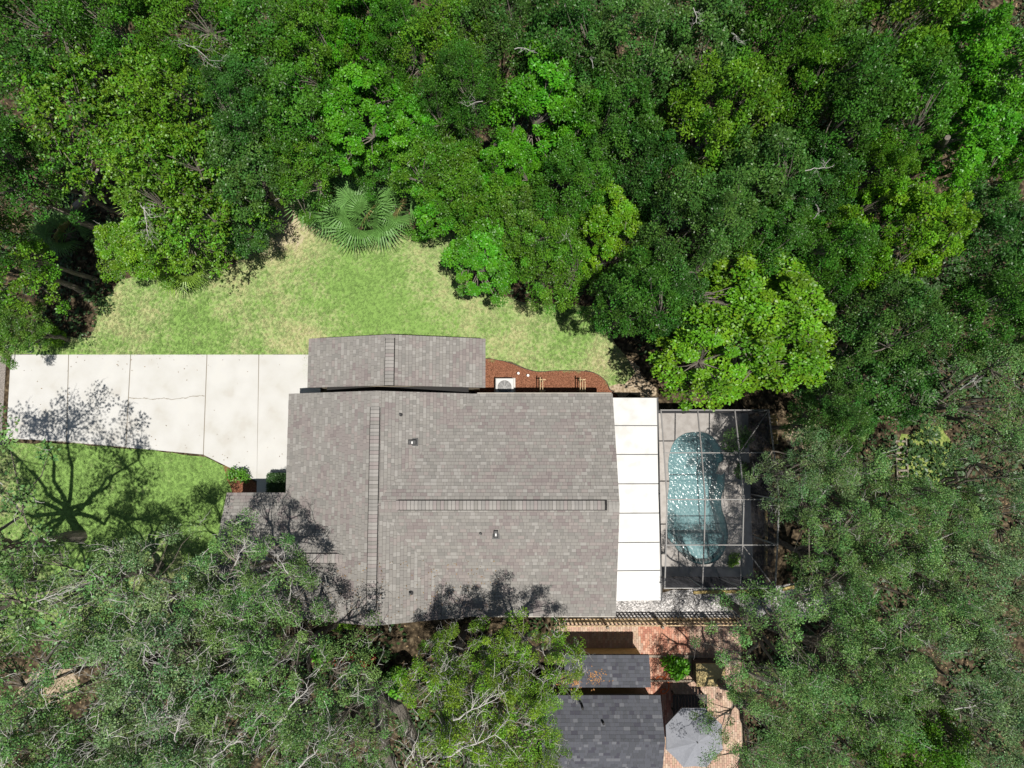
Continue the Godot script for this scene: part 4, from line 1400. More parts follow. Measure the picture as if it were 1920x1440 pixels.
func trees() -> void:
	var made := {}
	for s in [
		["nw1", "feathery_tree", "feather0", "leaf_yellow", -16.30, -13.09, 9.0, 2.25, 3.91, "feathery yellow green tree with spiky outer shoots near the upper left corner", "feathery trees at the upper left"],
		["nw2", "broadleaf_tree", "broad0", "leaf_dark", -17.48, -15.12, 10.8, 2.22, 5.92, "dark green tree filling the upper left corner", "trees of the woods"],
		["nw3", "broadleaf_tree", "broad1", "leaf_mid", -14.65, -15.49, 11.1, 1.88, 0.18, "mid green tree at the top edge, next to the upper left corner tree", "trees of the woods"],
		["nw4", "broadleaf_tree", "broad3", "leaf_fresh", -11.99, -15.37, 11.2, 1.97, 4.08, "mid green tree at the top edge just above the pale forked twigs", "trees of the woods"],
		["nw5", "broadleaf_tree", "broad0", "leaf_mid", -9.44, -15.37, 9.0, 2.04, 2.95, "mid green tree at the top edge right of the pale forked twigs", "trees of the woods"],
		["nw6", "broadleaf_tree", "broad4", "leaf_fresh", -7.19, -15.33, 9.6, 1.63, 3.60, "leafy mid green tree at the top edge beside the bright round crowns", "trees of the woods"],
		["nw7", "feathery_tree", "feather1", "leaf_yellow", -12.63, -12.97, 9.5, 1.94, 0.08, "feathery yellow green tree just left of the pale forked twigs", "feathery trees at the upper left"],
		["nw8", "broadleaf_tree", "broad1", "leaf_deep", -10.29, -13.06, 9.4, 1.76, 5.75, "dark green tree with pale forked dead twigs on its crown, upper left", "trees of the woods"],
		["nw9", "broadleaf_tree", "broad2", "leaf_mid", -8.22, -13.03, 8.6, 1.81, 5.01, "mid green tree left of the full round bright crown in the upper woods", "trees of the woods"],
		["nw10", "feathery_tree", "feather2", "leaf_yellow", -13.16, -10.69, 9.0, 2.07, 0.87, "feathery yellow green tree above the lime palm", "feathery trees at the upper left"],
		["nw11", "broadleaf_tree", "broad2", "leaf_moss", -10.72, -11.14, 7.5, 1.80, 0.01, "dark green tree between the feathery trees and the sandy lawn corner", "trees of the woods"],
		["nw12", "broadleaf_tree", "broad1", "leaf_fresh", -8.43, -11.75, 7.2, 1.75, 1.35, "mid green tree above the sandy lawn corner", "trees of the woods"],
		["nw13", "broadleaf_tree", "broad3", "leaf_dark", -18.75, -11.24, 8.0, 1.39, 1.82, "dark green tree beside the leaning pale trunk at the left", "trees of the woods"],
		["nw14", "feathery_tree", "feather0", "leaf_yellow", -13.10, -9.43, 7.0, 2.20, 6.04, "feathery tree bulging over the left part of the lawn", "feathery trees at the upper left"],
		["nw15", "round_crowned_tree", "puffy1", "leaf_lime", -15.86, -8.57, 5.0, 1.52, 3.39, "lime green low tree at the left lawn border", "round crowned trees"],
		["nw16", "broadleaf_tree", "broad4", "leaf_deep", -11.83, -9.75, 4.7, 1.45, 5.91, "small dark tree beside the shaded fan palm", "trees of the woods"],
		["nw17", "broadleaf_tree", "broad2", "leaf_yellow", -20.34, -7.49, 7.7, 1.87, 5.61, "olive tree at the left edge above the driveway", "trees of the woods"],
		["nw18", "broadleaf_tree", "broad4", "leaf_olive", -21.02, -5.17, 4.6, 1.22, 1.04, "small olive tree at the left edge just above the driveway corner", "trees of the woods"],
		["n1", "round_crowned_tree", "puffy0", "leaf_bright", -5.28, -16.12, 10.0, 1.42, 0.92, "bright round crown cut by the top edge, left of centre", "round crowned trees"],
		["n2", "round_crowned_tree", "puffy1", "leaf_bright", -6.25, -15.25, 9.0, 1.12, 0.41, "small bright round crown just below the bright one at the top edge", "round crowned trees"],
		["n3", "broadleaf_tree", "broad3", "leaf_mid", -4.23, -15.21, 9.8, 1.40, 0.02, "mid green tree below the pale stump at the top edge", "trees of the woods"],
		["n4", "broadleaf_tree", "broad0", "leaf_yellow", -2.32, -15.12, 9.6, 1.88, 1.95, "yellowish speckled tree at the top edge left of centre", "trees of the woods"],
		["n5", "broadleaf_tree", "broad0", "leaf_moss", -0.59, -15.64, 9.9, 1.65, 1.98, "dark green tree at the top centre edge", "trees of the woods"],
		["n6", "round_crowned_tree", "puffy2", "leaf_bright", -5.72, -12.98, 8.5, 1.68, 3.02, "full round bright green crown above the palms", "round crowned trees"],
		["n7", "round_crowned_tree", "puffy3", "leaf_bright", -3.62, -12.68, 7.5, 1.47, 4.43, "bright green crown right of the full round one above the palms", "round crowned trees"],
		["n8", "broadleaf_tree", "broad1", "leaf_dark", -1.97, -13.09, 10.2, 1.44, 0.14, "dark olive tree with hanging grey twigs, upper centre", "trees of the woods"],
		["n9", "round_crowned_tree", "puffy0", "leaf_bright", 1.03, -12.97, 9.5, 1.82, 4.71, "largest bright green puffy crown, upper centre", "round crowned trees"],
		["n10", "round_crowned_tree", "puffy1", "leaf_bright", 2.65, -12.08, 9.0, 1.32, 5.31, "bright green crown joined to the right of the largest puffy one", "round crowned trees"],
		["n11", "round_crowned_tree", "puffy2", "leaf_bright", -0.21, -11.02, 8.0, 1.28, 0.11, "bright green puffy crown below left of the largest puffy one", "round crowned trees"],
		["n12", "broadleaf_tree", "broad0", "leaf_fresh", -2.76, -11.22, 7.2, 1.79, 3.63, "vivid green tree above the low shrub by the palms", "trees of the woods"],
		["n13", "broadleaf_tree", "broad4", "leaf_mid", -5.81, -12.35, 5.8, 1.21, 1.14, "mid green tree directly above the large fan palm", "trees of the woods"],
		["n14", "round_crowned_tree", "puffy3", "leaf_bright", -3.02, -10.55, 6.0, 1.40, 6.00, "bright green crown right of the fan palms", "round crowned trees"],
		["n15", "broadleaf_tree", "broad2", "leaf_fresh", -1.38, -10.02, 7.2, 1.39, 5.84, "mid green tree above the lawn, between two bright crowns", "trees of the woods"],
		["n16", "broadleaf_tree", "broad2", "leaf_olive", 0.53, -9.27, 6.6, 1.46, 2.23, "yellowish tree above the lawn border, centre", "trees of the woods"],
		["n17", "broadleaf_tree", "broad1", "leaf_mid", 2.30, -10.04, 8.7, 1.62, 0.68, "mid green tree below the bright crowns, centre right", "trees of the woods"],
		["n18", "round_crowned_tree", "puffy0", "leaf_bright", -1.19, -8.00, 6.0, 1.56, 4.70, "rounded green crown jutting into the lawn", "round crowned trees"],
		["n19", "broadleaf_tree", "broad3", "leaf_fresh", 1.45, -7.75, 7.4, 1.78, 0.23, "mid green tree overhanging the lawn right of the jutting round crown", "trees of the woods"],
		["n20", "round_crowned_tree", "puffy3", "leaf_lime", 3.88, -8.40, 8.0, 1.59, 5.94, "yellow green round crown above the right end of the lawn", "round crowned trees"],
		["n21", "broadleaf_tree", "broad2", "leaf_deep", 1.83, -14.86, 10.1, 1.70, 3.84, "dark grey green tree at the top edge right of centre", "trees of the woods"],
		["n22", "broadleaf_tree", "broad3", "leaf_moss", 4.26, -14.30, 10.6, 2.21, 5.80, "broad dark tree at the top edge, second right of centre", "trees of the woods"],
		["n23", "broadleaf_tree", "broad4", "leaf_dark", 3.91, -11.99, 10.0, 1.78, 1.99, "dark tree right of the bright puffy crowns", "trees of the woods"],
		["n24", "broadleaf_tree", "broad0", "leaf_deep", 5.31, -10.15, 9.4, 1.66, 0.93, "dark tree with a thin white snag, centre right", "trees of the woods"],
		["n25", "broadleaf_tree", "broad1", "leaf_moss", 6.40, -7.82, 11.3, 1.94, 1.01, "dark tree right of the yellow green round crown", "trees of the woods"],
		["n26", "broadleaf_tree", "broad2", "leaf_dark", 4.61, -5.61, 9.8, 1.52, 3.35, "dark tree shading the right end of the lawn", "trees of the woods"],
		["n27", "broadleaf_tree", "broad3", "leaf_deep", 6.17, -5.81, 8.3, 1.62, 3.73, "dark tree touching the upper left of the lime crown", "trees of the woods"],
		["ne1", "broadleaf_tree", "broad4", "leaf_moss", 6.82, -14.30, 10.9, 2.17, 2.65, "dark tree with bare twigs at the top edge, right of centre", "trees of the woods"],
		["ne2", "broadleaf_tree", "broad0", "leaf_mid", 9.29, -14.60, 12.1, 1.72, 0.21, "mid green tree at the top edge left of the yellow green pair", "trees of the woods"],
		["ne3", "broadleaf_tree", "broad4", "leaf_yellow", 7.11, -11.39, 11.9, 1.94, 0.82, "yellowish dark tree left of the long white snag", "trees of the woods"],
		["ne4", "broadleaf_tree", "broad4", "leaf_fresh", 9.93, -12.90, 11.2, 1.45, 3.96, "small mid green tree above the long white snag", "trees of the woods"],
		["ne5", "broadleaf_tree", "broad0", "leaf_olive", 11.53, -14.50, 10.0, 1.89, 2.73, "yellow green tree at the top edge, left one of the pair", "trees of the woods"],
		["ne6", "broadleaf_tree", "broad2", "leaf_yellow", 13.69, -14.60, 11.9, 1.72, 1.85, "yellow green tree at the top edge, right one of the pair", "trees of the woods"],
		["ne7", "round_crowned_tree", "puffy1", "leaf_bright", 15.70, -14.00, 11.0, 1.51, 2.85, "vivid green crown at the top edge beside the dark corner gap", "round crowned trees"],
		["ne8", "round_crowned_tree", "puffy2", "leaf_bright", 17.74, -13.24, 10.5, 1.69, 6.28, "vivid green crown below the dark upper right corner", "round crowned trees"],
		["ne9", "broadleaf_tree", "broad0", "leaf_dark", 11.50, -12.19, 11.7, 1.93, 2.85, "dark tree below the yellow green pair, left", "trees of the woods"],
		["ne10", "broadleaf_tree", "broad2", "leaf_mid", 13.60, -12.19, 11.1, 1.76, 3.01, "mid green tree below the yellow green pair, right", "trees of the woods"],
		["ne11", "round_crowned_tree", "puffy3", "leaf_bright", 16.69, -11.33, 10.0, 1.66, 1.83, "vivid green crown right of the broken trunk", "round crowned trees"],
		["ne12", "broadleaf_tree", "broad1", "leaf_deep", 11.07, -9.99, 9.1, 1.78, 2.37, "dark tree right of the long white snag", "trees of the woods"],
		["ne13", "broadleaf_tree", "broad2", "leaf_moss", 8.36, -9.53, 11.2, 1.75, 3.94, "dark tree below the yellowish one in the upper right woods", "trees of the woods"],
		["ne14", "broadleaf_tree", "broad1", "leaf_fresh", 13.30, -10.19, 9.6, 1.33, 0.56, "mid green tree left of the broken trunk", "trees of the woods"],
		["ne15", "round_crowned_tree", "puffy0", "leaf_bright", 18.94, -11.10, 9.0, 1.24, 1.71, "bright crown cut by the right edge in the upper woods", "round crowned trees"],
		["ne16", "round_crowned_tree", "grand0", "leaf_lime", 14.17, -7.86, 10.0, 2.14, 4.91, "large yellow green round crown at the right", "round crowned trees"],
		["ne17", "broadleaf_tree", "broad3", "leaf_dark", 9.55, -7.75, 9.1, 1.85, 4.94, "dark tree with fallen white branch, above the lime crown", "trees of the woods"],
		["ne18", "broadleaf_tree", "broad3", "leaf_mid", 11.91, -7.16, 9.5, 1.52, 4.17, "mid green tree between the lime and the yellow green crowns", "trees of the woods"],
		["ne19", "broadleaf_tree", "broad4", "leaf_deep", 17.69, -7.59, 9.1, 1.92, 4.42, "dark tree at the right edge beside the yellow green crown", "trees of the woods"],
		["e1", "round_crowned_tree", "grand0", "leaf_lime", 8.86, -4.80, 9.0, 3.08, 0.00, "large lime green crown above the pool cage", "round crowned trees"],
		["e2", "broadleaf_tree", "broad0", "leaf_moss", 13.65, -4.68, 9.7, 1.79, 4.34, "dark tree right of the lime crown", "trees of the woods"],
		["e3", "broadleaf_tree", "broad1", "leaf_dark", 17.01, -4.76, 10.2, 1.79, 4.08, "dark tree near the right edge below the yellow green crown", "trees of the woods"],
		["e4", "broadleaf_tree", "broad2", "leaf_deep", 14.35, -2.57, 7.2, 1.92, 3.44, "dark tree lower right of the lime crown", "trees of the woods"],
		["e5", "broadleaf_tree", "broad3", "leaf_moss", 12.02, -1.05, 8.4, 1.34, 2.91, "dark tree just below the lime crown", "trees of the woods"],
		["e6", "live_oak_tree", "soft0", "leaf_sage", 17.06, -1.77, 10.0, 2.31, 5.13, "grey green oak at the right edge, uppermost of the oaks", "live oaks with pale twigs"],
		["e7", "live_oak_tree", "soft1", "leaf_silver", 10.95, 0.76, 8.0, 1.74, 4.07, "sparse oak overhanging the right side of the pool cage", "live oaks with pale twigs"],
		["e8", "live_oak_tree", "soft2", "leaf_sage", 12.01, 1.92, 9.0, 2.13, 5.01, "grey green oak second from the pool cage", "live oaks with pale twigs"],
		["e9", "live_oak_tree", "soft3", "leaf_sage", 14.32, 2.45, 9.5, 1.94, 2.18, "oak below the sunlit grass patch on the right", "live oaks with pale twigs"],
		["e10", "live_oak_tree", "soft0", "leaf_silver", 16.92, 1.59, 10.0, 2.06, 4.04, "oak at the right edge below the uppermost oak", "live oaks with pale twigs"],
		["e11", "live_oak_tree", "soft1", "leaf_sage", 11.97, 4.17, 8.5, 1.76, 4.63, "oak at the lower right corner of the pool cage", "live oaks with pale twigs"],
		["e12", "live_oak_tree", "soft2", "leaf_sage", 13.34, 4.85, 10.0, 2.25, 5.20, "broad grey oak right of the gravel strip", "live oaks with pale twigs"],
		["e13", "live_oak_tree", "soft3", "leaf_silver", 15.94, 4.73, 10.0, 2.21, 2.20, "broad oak at the right, level with the gravel strip", "live oaks with pale twigs"],
		["e14", "live_oak_tree", "soft0", "leaf_sage", 9.67, 6.90, 9.5, 2.42, 5.29, "oak hanging over the right end of the brick patio", "live oaks with pale twigs"],
		["e15", "live_oak_tree", "soft1", "leaf_sage", 11.87, 7.65, 10.0, 2.08, 5.46, "oak right of the one over the brick patio", "live oaks with pale twigs"],
		["e16", "live_oak_tree", "soft2", "leaf_silver", 15.21, 7.71, 10.0, 2.19, 4.32, "oak at the lower right, third up from the corner", "live oaks with pale twigs"],
		["e17", "live_oak_tree", "soft3", "leaf_sage", 9.04, 10.07, 8.0, 2.06, 6.13, "leafy oak touching the grey umbrella", "live oaks with pale twigs"],
		["e18", "live_oak_tree", "soft0", "leaf_sage", 11.58, 10.28, 9.0, 2.02, 6.01, "oak at the bottom edge right of the umbrella oak", "live oaks with pale twigs"],
		["e19", "broadleaf_tree", "broad0", "leaf_fresh", 14.01, 10.22, 9.1, 1.77, 1.04, "fresh green tree at the bottom edge, lower right", "trees of the woods"],
		["e20", "live_oak_tree", "soft1", "leaf_silver", 16.25, 9.93, 10.0, 1.99, 5.25, "oak filling the lower right corner", "live oaks with pale twigs"],
		["s1", "live_oak_tree", "spread0", "leaf_sage", -19.84, 3.98, 11.5, 5.18, 5.89, "wide spreading oak at the left edge that shades the front lawn", "live oaks with pale twigs"],
		["s15", "live_oak_tree", "oak0", "leaf_sage", -16.13, 5.26, 9.0, 1.95, 3.00, "oak at the left edge below the shadow of the spreading oak", "live oaks with pale twigs"],
		["w1", "broadleaf_tree", "broad4", "leaf_dark", -19.48, -10.43, 10.6, 2.02, 4.59, "dark tree cut by the left edge above the olive tree", "trees of the woods"],
		["w2", "broadleaf_tree", "broad0", "leaf_deep", -19.78, -8.05, 10.7, 1.45, 3.65, "dark tree at the left edge between the olive tree and the corner woods", "trees of the woods"],
		["s2", "live_oak_tree", "oak1", "leaf_silver", -11.93, 5.70, 10.0, 2.71, 4.18, "pale twigged oak at the lower left, above its neighbours", "live oaks with pale twigs"],
		["s3", "live_oak_tree", "oak2", "leaf_sage", -9.05, 4.87, 9.5, 2.25, 2.64, "pale twigged oak hanging over the lower left roof corner", "live oaks with pale twigs"],
		["s4", "live_oak_tree", "oak3", "leaf_sage", -14.60, 8.00, 10.5, 2.67, 3.92, "oak at the lower left near the left edge", "live oaks with pale twigs"],
		["s5", "live_oak_tree", "oak4", "leaf_silver", -11.03, 8.34, 10.5, 2.67, 4.87, "oak in the middle of the lower left oak group", "live oaks with pale twigs"],
		["s6", "live_oak_tree", "oak0", "leaf_sage", -7.89, 7.62, 10.0, 2.55, 4.00, "oak right of the middle of the lower left group", "live oaks with pale twigs"],
		["s7", "live_oak_tree", "oak1", "leaf_sage", -15.67, 10.34, 10.5, 2.16, 4.52, "oak in the lower left corner", "live oaks with pale twigs"],
		["s8", "live_oak_tree", "oak2", "leaf_silver", -12.36, 10.51, 10.5, 2.33, 0.17, "oak at the bottom edge, second from the lower left corner", "live oaks with pale twigs"],
		["s9", "live_oak_tree", "oak3", "leaf_sage", -8.85, 10.34, 10.5, 2.44, 1.00, "oak at the bottom edge, third from the lower left corner", "live oaks with pale twigs"],
		["s10", "live_oak_tree", "oak4", "leaf_sage", -6.01, 9.76, 10.0, 1.99, 2.77, "oak at the bottom edge left of the forked pale trunk", "live oaks with pale twigs"],
		["s11", "live_oak_tree", "oak2", "leaf_oak", -2.11, 8.05, 8.5, 1.77, 4.08, "yellow green oak under the house gable, left one of two", "live oaks with pale twigs"],
		["s12", "live_oak_tree", "oak0", "leaf_oak", 0.47, 7.83, 8.5, 1.96, 1.38, "yellow green oak over the small shed roof", "live oaks with pale twigs"],
		["s13", "live_oak_tree", "oak4", "leaf_oak", -0.98, 9.37, 10.0, 2.35, 4.31, "yellow green oak with long pale branches at the bottom", "live oaks with pale twigs"],
		["s14", "live_oak_tree", "oak1", "leaf_oak", 0.76, 10.85, 8.0, 1.37, 3.96, "yellow green oak beside the dark outbuilding roof", "live oaks with pale twigs"],
	]:
		made[s[0]] = tree(s[1], s[2], s[3], Vector3(s[4], 0, s[5]), s[6], s[7], s[8], s[9], s[10])
	var wide: Node3D = made["e1"]
	wide.scale.x *= 1.18
	wide.scale.z *= 0.9
	dead_limb(made["nw8"], Vector3(-11.41, 9.50, -14.06), Vector3(-10.31, 9.93, -13.20), 0.018, 5)
	dead_limb(made["nw10"], Vector3(-13.21, 8.50, -8.73), Vector3(-12.76, 8.56, -8.16), 0.018, 6)
	dead_limb(made["nw14"], Vector3(-13.88, 7.00, -9.08), Vector3(-13.61, 7.12, -8.02), 0.022, 7)
	dead_limb(made["n8"], Vector3(-1.03, 9.00, -12.23), Vector3(-1.54, 9.25, -11.91), 0.014, 5)
	dead_limb(made["n5"], Vector3(0.09, 10.30, -13.37), Vector3(0.58, 10.42, -13.26), 0.018, 4)
	dead_limb(made["n24"], Vector3(2.67, 10.60, -12.52), Vector3(2.58, 10.85, -12.71), 0.014, 2)
	dead_limb(made["ne3"], Vector3(7.14, 11.00, -13.48), Vector3(7.26, 11.19, -13.07), 0.018, 4)
	dead_limb(made["ne4"], Vector3(8.45, 10.20, -11.81), Vector3(8.91, 9.77, -11.25), 0.022, 3)
	dead_limb(made["ne17"], Vector3(9.79, 10.00, -9.27), Vector3(10.42, 10.19, -9.28), 0.018, 4)
	dead_limb(made["ne17"], Vector3(10.22, 9.50, -7.80), Vector3(10.25, 9.81, -7.94), 0.022, 4)
	dead_limb(made["n27"], Vector3(2.02, 8.00, -7.92), Vector3(1.84, 8.00, -7.49), 0.014, 3)
	dead_limb(made["ne1"], Vector3(5.92, 11.00, -14.35), Vector3(5.98, 11.12, -13.73), 0.018, 5)
	dead_limb(made["s3"], Vector3(-8.95, 9.50, 3.72), Vector3(-8.56, 9.75, 3.06), 0.022, 8)
	dead_limb(made["s3"], Vector3(-7.38, 9.00, 4.06), Vector3(-7.66, 9.37, 3.36), 0.022, 7)
	dead_limb(made["s5"], Vector3(-11.61, 10.00, 8.47), Vector3(-10.48, 10.50, 8.00), 0.032, 8)
	dead_limb(made["s5"], Vector3(-10.36, 10.00, 8.95), Vector3(-10.02, 10.56, 8.16), 0.029, 7)
	dead_limb(made["s13"], Vector3(-2.18, 9.50, 9.63), Vector3(-0.53, 10.00, 8.75), 0.036, 8)
	dead_limb(made["s13"], Vector3(-1.85, 9.50, 8.50), Vector3(-0.81, 9.81, 7.90), 0.032, 7)
	dead_limb(made["s11"], Vector3(-2.89, 8.00, 7.86), Vector3(-2.09, 8.37, 7.21), 0.022, 6)
	dead_limb(made["s6"], Vector3(-6.93, 10.00, 8.00), Vector3(-6.27, 10.25, 7.33), 0.029, 7)
	dead_limb(made["s4"], Vector3(-15.08, 10.00, 4.78), Vector3(-13.71, 10.25, 4.33), 0.022, 6)
	dead_limb(made["s10"], Vector3(-6.55, 10.00, 9.73), Vector3(-5.70, 10.25, 8.86), 0.029, 7)
	dead_limb(made["s9"], Vector3(-9.02, 10.40, 9.25), Vector3(-8.15, 10.65, 8.58), 0.025, 7)
	dead_limb(made["e6"], Vector3(15.15, 9.00, -2.03), Vector3(15.31, 9.62, -2.41), 0.025, 5)
	dead_limb(made["e16"], Vector3(14.01, 9.50, 8.18), Vector3(14.76, 9.81, 7.77), 0.022, 5)


func palms() -> void:
	rng.seed = 31
	# fan fronds: a stalk and narrow leaflets spread from its end
	var fronds := []
	for lift in [1.2, 0.85, 0.5, 0.2, 0.62]:
		var m := MB.new()
		var d := Vector3(cos(lift), sin(lift), 0)
		var hub: Vector3 = d * {1.2: 0.3, 0.85: 0.42, 0.5: 0.6, 0.2: 0.5, 0.62: 0.72}[lift]
		m.tube(PackedVector3Array([Vector3.ZERO, d * 0.33 + Vector3(0, 0.03, 0), hub]), PackedFloat32Array([0.018, 0.014, 0.01]), 4)
		for k in 22:
			var a := lerpf(-1.7, 1.7, k / 21.0)
			var side := Vector3(0, 0, 1)
			var o := (d * cos(a) + side * sin(a)).normalized()
			var upv := d.cross(side).normalized()
			if upv.y < 0:
				upv = -upv
			var length := 0.86 * (1.0 - 0.22 * absf(a) / 1.85) * rng.randf_range(0.9, 1.1)
			var w := o.cross(upv).normalized() * 0.021
			var mid := hub + o * length * 0.5 + upv * 0.02
			var tip := hub + o * length - Vector3(0, 0.24 * rng.randf_range(0.6, 1.4), 0)
			var f := rng.randf_range(0.7, 1.0)
			var col := Color(f, f, f)
			m.tri_to(hub, mid - w, mid + w, Vector3.UP, col)
			m.tri_to(mid - w, tip, mid + w, Vector3.UP, col)
		fronds.append(m.mesh(M.frond))
	for s in [
		[Vector3(-6.62, 1.50, -10.52), 1.6, "frond", "large fan palm with silvery green fronds hanging over the lawn edge", 22],
		[Vector3(-8.43, 1.40, -11.42), 1.5, "frond", "dark fan palm beside the bare sand at the top of the lawn", 18],
		[Vector3(-5.33, 1.60, -11.09), 1.4, "frond", "smaller fan palm at the right end of the palm clump", 12],
		[Vector3(-15.04, 1.00, -8.45), 1.3, "frond_lime", "lime green fan palm at the lawn edge below the feathery tree", 14],
		[Vector3(-12.73, 0.90, -10.39), 1.6, "frond", "shaded fan palm at the left side of the sandy lawn corner", 16],
		[Vector3(-20.95, 0.60, -10.16), 1.4, "frond", "fan palm standing in the dark gap near the left edge", 13],
		[Vector3(-15.28, 3.60, -10.60), 1.1, "frond_lime", "small fan palm showing between the feathery trees", 11],
	]:
		var t := thing("fan_palm", s[3], "palm", Vector3(s[0].x, 0, s[0].z), "fan palms at the edge of the woods")
		t.scale = Vector3.ONE * s[1]
		var base: float = s[0].y / s[1]
		var st := MB.new()
		st.tube(PackedVector3Array([Vector3(0, 0, 0), Vector3(0, base + 0.05, 0)]), PackedFloat32Array([0.1, 0.08]), 8)
		part("stem", st.mesh(M.bark), t)
		for k in s[4]:
			var o := part("frond", fronds[k % 5], t, Vector3(0, base, 0), k * 2.39996 + rng.randf_range(-0.2, 0.2))
			var dry: bool = k == 5 and s[2] == "frond"
			o.rotation = Vector3(rng.randf_range(-0.35, 0.35), o.rotation.y, rng.randf_range(-0.2, 0.2))
			o.scale = Vector3.ONE * rng.randf_range(0.75, 1.1)
			o.material_override = M.frond_dry if dry else M[s[2]]
			if dry:
				o.set_meta("label", "yellowed old frond")


func bush(called: String, label: String, at: Vector3, r: Vector3, leaf: Material, count: int, ll: float, group := "", cols := []) -> void:
	var t := thing(called, label, "shrub", Vector3(at.x, 0, at.z), group)
	var m := MB.new()
	var w := MB.new()
	for k in 7:
		var d := ball_dir()
		d.y = absf(d.y)
		w.tube(PackedVector3Array([Vector3(0, 0, 0), Vector3(d.x * r.x * 0.4, r.y * 0.6, d.z * r.z * 0.4), Vector3(d.x * r.x * 0.7, r.y * (0.7 + 0.6 * d.y), d.z * r.z * 0.7)]), PackedFloat32Array([0.02, 0.014, 0.006]), 4)
	part("stems", w.mesh(M.bark), t)
	var blobs := []
	for k in 9:
		var e := ball_dir()
		blobs.append([Vector3(e.x * r.x * 0.62, r.y * (1.0 + 0.55 * e.y), e.z * r.z * 0.62), rng.randf_range(0.28, 0.55)])
	for k in count:
		var d := ball_dir()
		var bl: Array = blobs[k % 9]
		var s: float = bl[1] * (0.45 + 0.6 * pow(rng.randf(), 0.5))
		var p: Vector3 = bl[0] + Vector3(d.x * r.x, d.y * r.y, d.z * r.z) * s
		p.y = maxf(p.y, 0.03)
		var nn := (d * 0.6 + Vector3.UP * 0.5 + ball_dir() * 0.6).normalized()
		var along := (d + ball_dir() * 0.7).normalized()
		var side := along.cross(nn).normalized()
		along = nn.cross(side)
		var f := rng.randf_range(0.6, 1.0)
		var col := Color(f, f, f * 0.9)
		if cols.size() > 0:
			var cc: Color = cols[rng.randi() % cols.size()]
			col = cc * f
		m.leaf(p, along * ll, side * ll * 0.3, nn, col)
	part("foliage", m.mesh(leaf), t)


